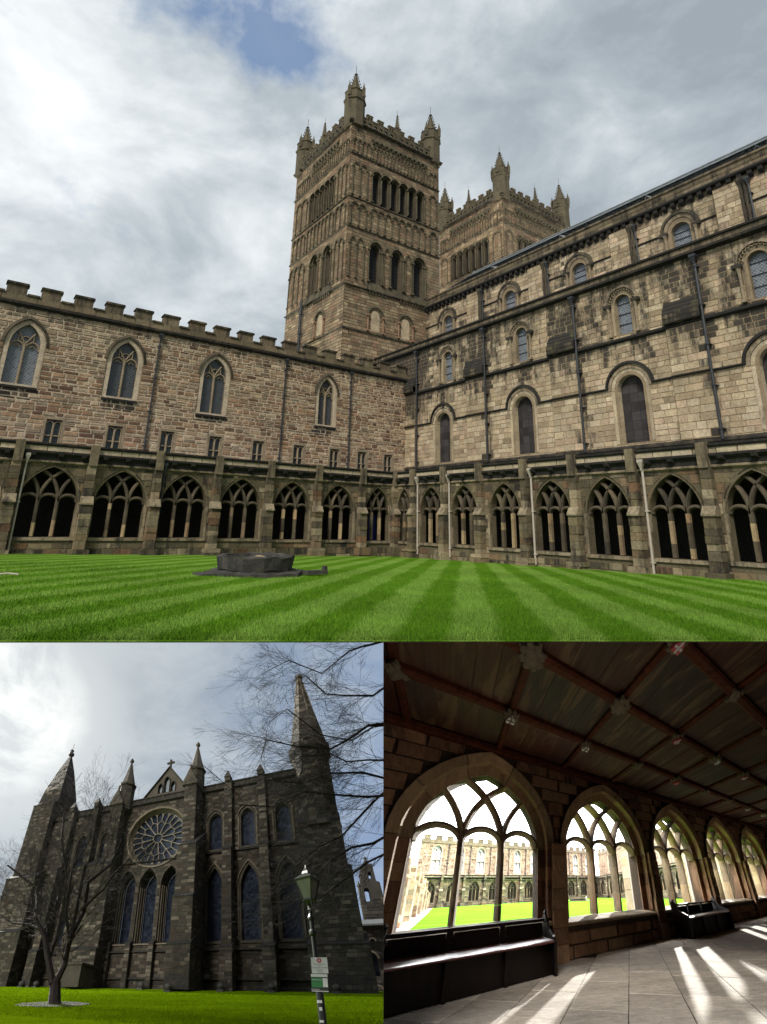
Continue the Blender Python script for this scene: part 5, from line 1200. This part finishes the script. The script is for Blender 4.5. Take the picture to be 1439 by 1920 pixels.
# thin divider between the two lower places, added to block the garth sky's light
m = MB()
def on_cut(dist, down, side): return CAM + FWD * dist + DOWN * dist * (KCUT + .002 + down) + RIGHT * side
ids = [m.pt(*on_cut(d_, l_, s_)) for s_ in (-.0007, .0007) for d_, l_ in ((4., 0), (330, 0), (330, 1.), (4., 1.))]
for f in ((0, 1, 2, 3), (4, 5, 6, 7), (0, 1, 5, 4), (1, 2, 6, 5), (2, 3, 7, 6), (3, 0, 4, 7)): m.face([ids[i] for i in f])
build(COURT, m, 'light_blocking_divider', M['dark'], kind='structure')
dir_sky(WALK, 'sky', emit_sky('bright sky over the garth', walk_sky), 118, -84, 84, -6, 80, centre=(0, 0, 1.5), close=True)
spot(WALK, 'garth_sun', (3 + .78 * 78, 3 + .62 * 78, .54 * 78), (4, 2.5, 0), 4.2e6, 30, .6, (1, .95, .86))
FG = Fr((0, 5.15, 0), (1, 0, 0), (0, 0, 1), (0, -1, 0))
tg = tag(thing(WALK, 'window_wall', 'brown stone inner wall of the cloister walk, pierced by traceried open windows', 'wall', (5, 5.15, 0)))
WC = [(-3.3, 1.44)] + [(.64, 1.43)] + [(4.5 + 3.95 * i, 1.5) for i in range(10)]
X1 = 42.
SP, AP = 2.88, 4.88
holes = [opening(c, h, .95 if c > 1 else 1.03, SP, AP - SP, 20) for c, h in WC]
m = MB(FG); m.wall([(-5, -.1), (-5, 5.7), (X1, 5.7), (X1, -.1)], holes, -.3, .36); build(WALK, m, 'wall_core', M['walkm'], tg)
bigs = [opening(c, h + .36, .84, SP, AP - SP + .48, 20) for c, h in WC]
m = MB(FG); m.wall([(-5, -.1), (-5, 5.7), (X1, 5.7), (X1, -.1)], bigs, 0, .3); build(WALK, m, 'wall_face', M['walkm'], tg)
tt = lambda u, v: (R.random(), .1 * R.random() + (.2 if v > 4.9 else 0), R.random())
st = courses(-4, X1, 0, 5.62, [opening(c, h + .40, .88, SP, AP - SP + .52, 20) for c, h in WC], (.30, .44), (.55, 1.2), joint=.012, jit=.014, tint=tt)
lay(WALK, tg, FG, st, M['walk'], 0, .035, 260, .03)
for c, h in WC:
    sl = .95 if c > 1 else 1.03
    i0 = opening(c, h, sl, SP, AP - SP, 20); i1 = opening(c, h + .18, sl, SP, AP - SP + .24, 20); i2 = opening(c, h + .37, .9, SP, AP - SP + .49, 20)
    m = MB(FG); m.band(i0[1:-1], i1[1:-1], -.34, -.30, -.21, vous=5); build(WALK, m, 'inner_order', M['ring'], tg)
    m = MB(FG); m.band(i1[1:-1], i2[1:-1], -.3, .0, .06, vous=5); build(WALK, m, 'arch_ring', M['ring'], tg)
    for k in (-1, 1):
        m = MB(FG); v = sl
        while v < SP - .05:
            e = min(SP, v + R.uniform(.35, .6)); a = (R.random(), .15 * R.random(), R.random())
            q = sorted([c + k * h, c + k * (h + .18)]); m.quad((c + k * h, v + .005, -.28), (c + k * h, e - .005, -.28), (c + k * (h + .18), e - .005, -.21), (c + k * (h + .18), v + .005, -.21), a)
            m.quad((c + k * (h + .18), v + .005, -.0), (c + k * (h + .18), e - .005, -.0), (c + k * (h + .37), e - .005, .05), (c + k * (h + .37), v + .005, .05), a)
            m.quad((c + k * (h + .18), v, -.22), (c + k * (h + .18), e, -.22), (c + k * (h + .18), e, 0), (c + k * (h + .18), v, 0), a); v = e
        build(WALK, m, 'jamb', M['walk'], tg)
        m = MB(FG); m.wall(rect(*sorted([c + k * h, c + k * (h + .02)]), sl, SP), [], -.26, .38); build(WALK, m, 'outer_jamb', M['walk'], tg)
    cloister_window(WALK, tg, FG, c - h, c + h, sl, SP, AP - SP, -.28, .145, .30, ('mull', 'mull'), .95, 1., 14)
    m = MB(FG); m.hprism([(-.92, sl - .12), (-.3, sl), (.03, sl - .07), (.05, sl - .10), (.05, sl - .16), (0, sl - .17), (-.92, sl - .2)], c - h - .3, c + h + .3, (.8, 0, .9)); build(WALK, m, 'sill', M['mull'], tg)
for i in range(11):
    u = 2.5 + 3.95 * i if i else 2.55
    m = MB(FG); blockstack(m, u - .2, u + .2, 0, .14, 0, 2.95, .42, .012); build(WALK, m, 'pier', M['walk'], tg)
    # buttresses on the garth side, lit by the sun
    m = MB(FG); blockstack(m, u - .2, u + .32, -1.35, -.66, -.3, 3.3, .45, .02); m.hprism([(-.66, 3.3), (-1.35, 3.3), (-.66, 3.9)], u - .2, u + .32); build(WALK, m, 'outer_buttress', M['buff'], tg)
    m = MB(FG); m.tube([(u - .30, 0, -.8), (u - .30, 5.2, -.8)], .05, 8); build(WALK, m, 'drainpipe', M['palepipe'], tg)
m = MB(FG); m.box(-5, X1, 5.72, 6.3, -1.0, .3); build(WALK, m, 'wall_head', M['walkm'], tg)
m = MB(FG); m.hprism([(0, 5.36), (.12, 5.36), (.14, 5.42), (.14, 5.56), (0, 5.56)], -5, X1, (.4, .1, .4)); build(WALK, m, 'wall_plate', M['beam'], tg)
# floor of large diagonal flags
q7 = math.sqrt(.5)
FF = Fr((1.2, .35, 0), (q7, q7, 0), (-q7, q7, 0), (0, 0, 1))
m = MB(WORLDF); m.box(-6, X1, -1.2, 5.2, -.08, -.012); build(WALK, m, 'floor', M['flagj'], kind='structure')
fl = [o for o in bpy.data.objects if o.name == 'floor'][0]
st = [s for s in courses(-8, 34, -34, 8, [], (.78, .84), (.78, 1.05), joint=.0045, jit=.001, tint=lambda u, v: (R.random(), .12 * R.random(), R.random()))
      if -.9 < (FF(s[0][0][0], s[0][0][1])[1] + FF(s[0][2][0], s[0][2][1])[1]) / 2 < 5.3 and -4 < FF(s[0][0][0], s[0][0][1])[0] < 41]
lay(WALK, fl, FF, st, M['flag'], -.008, .008, 200, .004, name='flagstone', rest='flagstones')
m = MB(); m.box(-6, X1, -.75, -.45, -.1, 6.0); build(WALK, m, 'rear_wall', M['walkm'], kind='structure')
m = MB(); m.box(X1, X1 + .4, -.8, 6.1, -.1, 6.); build(WALK, m, 'end_wall', M['walkm'], kind='structure')
# ceiling: boards, beams, bosses
ce = empty_part('ceiling', None); ce['kind'] = 'structure'
FCe = Fr((0, 0, 5.62), (1, 0, 0), (0, 1, 0), (0, 0, -1))
m = MB(FCe); m.box(-5, X1, -.8, 5.3, -.2, -.04); build(WALK, m, 'light_stop_slab', M['black'], ce)  # unseen slab added above the boards to block light
ys = [-.37, 1., 2.38, 3.75, 5.1]; xs = [.8 + 2.02 * k for k in range(-2, 21)]
rest = MB(FCe)
for xa, xb in zip(xs, xs[1:]):
    for ya, yb in zip(ys, ys[1:]):
        tone = R.random(); n = R.choice((3, 4, 4, 5)); cut = nn(xa + .06, xb - .06, n)
        for a, b in zip(cut, cut[1:]):
            tt_ = (min(1, max(0, tone + R.uniform(-.12, .12))), 0, R.random()); z = R.uniform(0, .012)
            mm = MB(FCe) if xa < 16 else rest; mm.box(a + .004, b - .004, ya + .05, yb - .05, -.03, z, tt_)
            if xa < 16:
                o = build(WALK, mm, 'ceiling_board', M['plank'], ce)
                if o: uv_box(o, FCe, WALK)
o = build(WALK, rest, 'ceiling_boards', M['plank'], ce, kind='stuff'); uv_box(o, FCe, WALK)
for y in ys[:-1]: m = MB(FCe); m.hprism([(0, y - .09), (.12, y - .09), (.17, y - .05), (.17, y + .05), (.12, y + .09), (0, y + .09)], -5, X1); build(WALK, m, 'long_beam', M['beam'], ce)
for x in xs:
    m = MB(Fr((0, 0, 5.62), (0, 1, 0), (1, 0, 0), (0, 0, -1))); m.hprism([(0, x - .07), (.08, x - .07), (.12, x - .035), (.12, x + .035), (.08, x + .07), (0, x + .07)], -.8, 5.12); build(WALK, m, 'cross_beam', M['beam'], ce)
shield = {(1, 3.75): 'w+', (2, 3.75): 'w+', (3, 2.38): 'rx', (4, 2.38): 'wc', (4, 3.75): 'r', (2, 1.): 'rx', (5, 2.38): 'rx', (7, 3.75): 'w', (8, 3.75): 'w', (7, 2.38): 'r'}
for k, x in enumerate(xs[1:18]):
    for y in (1., 2.38, 3.75):
        b = empty_part('boss', ce); m = MB(Fr((x, y, 5.62), (1, 0, 0), (0, 0, -1), (0, 1, 0))); s = R.uniform(.75, .95) * (1.25 if y == 2.38 and k < 3 else 1)
        m.lathe((0, 0), [(.13 * s, .12), (.15 * s, .2), (.10 * s, .27), (.02, .3)], 8)
        for q in range(8 if k % 3 else 4):
            a = q * 6.28319 / (8 if k % 3 else 4) + .3; cx, cz = .15 * s * math.cos(a), .15 * s * math.sin(a)
            m.lathe((cx, cz), [(.02, .1), (.07 * s, .15), (.065 * s, .21), (.015, .255)], 6); m.lathe((cx * 1.4, cz * 1.4), [(.01, .13), (.035 * s, .16), (.01, .2)], 5)
        build(WALK, m, 'carving', M['boss'], b)
        kk = shield.get((k, y)) or shield.get((k, round(y, 2)))
        if kk:
            Fb = Fr((x, y, 5.62), (1, 0, 0), (0, 1, 0), (0, 0, -1)); m = MB(Fb)
            if kk == 'wc': m.prism([(.11 * math.cos(a * .35 - 2.2), .11 * math.sin(a * .35 - 2.2)) for a in range(10)], .25, .32)
            else: m.prism([(-.09, .10), (.09, .10), (.09, 0), (0, -.12), (-.09, 0)], .25, .31)
            build(WALK, m, 'shield', M['red' if kk[0] == 'r' else 'white'], b)
            if kk in ('w+', 'rx'):
                m = MB(Fb); m.box(-.018, .018, -.10, .10, .31, .318); m.box(-.085, .085, 0.0, .035, .31, .318); build(WALK, m, 'painted_cross', M['white' if kk[0] == 'r' else 'boss'], b)
# benches
def settle(x0, x1, y, label, hb=1.06):
    t = thing(WALK, 'bench', label, 'bench', ((x0 + x1) / 2, y, 0), 'oak settles along the window wall')
    F = Fr((0, y, 0), (1, 0, 0), (0, 0, 1), (0, -1, 0))
    m = MB(F); m.hprism([(.04, .60), (.56, .60), (.585, .62), (.585, .645), (.56, .66), (.04, .66)], x0 + .02, x1 - .02); build(WALK, m, 'seat', M['seat'], t)
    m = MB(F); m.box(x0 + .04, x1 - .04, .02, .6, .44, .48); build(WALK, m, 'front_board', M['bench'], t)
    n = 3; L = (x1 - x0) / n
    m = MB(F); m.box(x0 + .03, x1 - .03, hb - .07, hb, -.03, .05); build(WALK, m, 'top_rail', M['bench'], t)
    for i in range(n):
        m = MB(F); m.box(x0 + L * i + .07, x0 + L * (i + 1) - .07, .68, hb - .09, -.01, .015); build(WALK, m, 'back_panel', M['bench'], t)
    for i in range(n + 1):
        u = x0 + L * i; 
        if 0 < i < n: m = MB(F); m.box(u - .055, u + .055, .64, hb - .07, -.02, .035); build(WALK, m, 'stile', M['bench'], t); m = MB(F); m.box(u - .03, u + .03, 0, .6, .47, .51); build(WALK, m, 'leg', M['bench'], t)
    for u in (x0, x1):
        pr = [(0, 0), (.60, 0), (.60, .62), (.52, .72), (.40, .78), (.28, .84), (.18, .98), (.12, hb + .06), (.04, hb + .12), (-.04, hb + .06), (-.04, 0)]
        m = MB(F); m.hprism(pr, u - .03, u + .03); m.lathe((u, .05), [(.02, hb + .08), (.045, hb + .13), (.02, hb + .18)], 6); build(WALK, m, 'end_panel', M['bench'], t)
settle(-.82, 2.08, 4.98, 'long dark oak settle with a worn red seat under the first, nearest window')
settle(7.0, 9.75, 4.98, 'second oak settle further along the walk, standing beneath the third window')
# scraps on the floor
for i, (x, y, l) in enumerate(((1.2, 3.6, 'tiny pale scrap on the flags near the long settle'), (-.05, 4.2, 'curled dry leaf on the shaded flags below the long settle'), (3.1, 3.3, 'small white scrap on the flags between the two patches of sunlight'))):
    t = thing(WALK, 'litter_scrap', l, 'litter', (x, y, 0)); m = MB(); m.ngon([(x - .02, y, .012), (x, y - .012, .016), (x + .03, y + .01, .022), (x, y + .02, .012)]); build(WALK, m, 'scrap', M['white'], t)
# ---- the garth seen through the windows
ZG = lambda x, y: .0 + (y - 8) * .031
m = MB(); rows = [[m.pt(x, y, ZG(x, y)) for x in (-1.6, 5, 12, 20, 31)] for y in (7.6, 14, 22, 30, 36, 41.2)]
for a, b in zip(rows, rows[1:]):
    for k in range(4): m.face((a[k], a[k + 1], b[k + 1], b[k]))
build(WALK, m, 'garth_lawn', M['courtlawn'], kind='structure')
m = MB(); m.box(-3.2, -1.62, 6.0, 42, -.5, .02); m.quad((-3.2, 6, .02), (-1.5, 6, .02), (-1.5, 42, 1.02), (-3.2, 42, 1.02)); m.quad((-3.2, 6.05, .016), (32, 6.05, .016), (32, 7.7, .016), (-3.2, 7.7, .016)); build(WALK, m, 'path', M['path'], kind='structure')
def far_range(label, F, F2, u0, u1, bw, half, c0, dc, nbig, small=False):
    t = thing(WALK, 'garth_range', label, 'building', F((u0 + u1) / 2, 0, 0))
    ws = []; c = bw
    while c < u1 - 1: ws.append((c - .82, c + .82, .75)); c += 3.33
    cloister_range(WALK, F, t, ws, [a - .85 for a, b, s in ws], u0, u1, pieces=0)
    m = MB(F); m.hprism([(-.3, 4.7), (-3.4, 5.1), (-3.4, 5.2), (-.3, 4.8)], u0, u1); build(WALK, m, 'lead_roof', M['lead'], t)
    hs = [opening(c0 + dc * i, .68, 5.6, 9.1, .85, 12) for i in range(nbig)]
    m = MB(F2); m.wall([(u0, -1), (u0, 10.4), (u1, 10.4), (u1, -1)], hs, 0, .5); build(WALK, m, 'wall', M['mortar'], t)
    lay(WALK, t, F2, courses(u0, u1, 4.6, 10.3, [opening(c0 + dc * i, .85, 5.5, 9.1, 1.1, 12) for i in range(nbig)], (.2, .32), (.35, .8), joint=.03, jit=.02), M['rubble'], 0, .03, 0, .02)
    for i, h in enumerate(hs):
        c = c0 + dc * i; w = empty_part('window', t); pane(WALK, w, F2, h, -.25, M['courtgl'])
        m = MB(F2); m.band(h, opening(c, .85, 5.6, 9.1, 1.05, 12), -.24, 0, .04); m.bar([(c, 5.6), (c, 9.2)], .12, -.24, -.08); m.bar([(c - .68, 7.5), (c + .68, 7.5)], .12, -.24, -.08)
        for k in (-1, 1): m.bar(arch(c + k * .34, .34, 9.0, .45, 8), .08, -.24, -.1)
        build(WALK, m, 'tracery', M['buff'], w)
    m = MB(F2); m.box(u0, u1, 10.3, 10.95, -.3, .1); build(WALK, m, 'parapet', M['par'], t)
    u = u0 + .3
    while u < u1: m = MB(F2); m.box(u, u + 1.05, 10.95, 11.55, -.3, .12, (R.random(), 0, R.random())); m.box(u - .05, u + 1.1, 11.55, 11.66, -.35, .16); build(WALK, m, 'merlon', M['par'], t); u += 1.82
    for k in range(nbig): pipe(WALK, t, F2, c0 + dc * k + dc / 2, 4.8, 9.8, .12, .05)
far_range('sunlit battlemented range across the garth, facing the cloister windows', Fr((0, 42, 1.02), (1, 0, 0), (0, 0, 1.08), (0, -1, 0)), Fr((0, 45.5, 1.02), (1, 0, 0), (0, 0, 1.12), (0, -1, 0)), -5, 34, -2.5, .8, -2.3, 3.75, 10)
far_range('battlemented range closing the right side of the garth beyond the basin', Fr((32, 0, 1.0), (0, -1, 0), (0, 0, 1.05), (-1, 0, 0)), Fr((35.5, 0, 1.0), (0, -1, 0), (0, 0, 1.1), (-1, 0, 0)), -46, -9, -40.3, .8, -41, 5.2, 6)
tz = thing(WALK, 'garth_range', 'left side range of the garth, seen edge on behind the first mullion', 'building', (-3.2, 25, 0))
m = MB(Fr((-3.2, 0, .5), (0, 1, 0), (0, 0, 1), (1, 0, 0))); m.box(6.1, 42, -.6, 4.6, -3.4, 0); build(WALK, m, 'arcade_wall', M['arcade'], tz)
for y in range(9, 42, 4):
    m = MB(Fr((-3.2, 0, .3), (0, 1, 0), (0, 0, 1), (1, 0, 0))); blockstack(m, y - .45, y + .45, 0, 1.05, -.3, 2.9, .4, .02); m.hprism([(0, 2.9), (1.1, 2.9), (.5, 3.6), (0, 3.6)], y - .45, y + .45); blockstack(m, y - .35, y + .35, 0, .5, 3.5, 4.9, .4, .02); build(WALK, m, 'buttress', M['rubble'], tz)
m = MB(Fr((-6.6, 0, .5), (0, 1, 0), (0, 0, 1), (1, 0, 0))); m.box(6.1, 48, -.6, 12., -.5, 0); build(WALK, m, 'upper_wall', M['rubble'], tz)
tb = thing(WALK, 'stone_basin', 'small far-off stone basin on the bright grass, seen through the second window', 'basin', (20.5, 33.4, ZG(0, 33.4)))
m = MB(Fr((20.5, 33.4, ZG(0, 33.4)), (1, 0, 0), (0, 0, 1), (0, -1, 0))); m.lathe((0, 0), [(1.9, 0), (1.9, .12), (1.5, .14), (1.5, .3), (1.65, .34), (1.65, .75), (1.45, .75), (1.4, .4)], 8); build(WALK, m, 'bowl', M['trac'], tb)
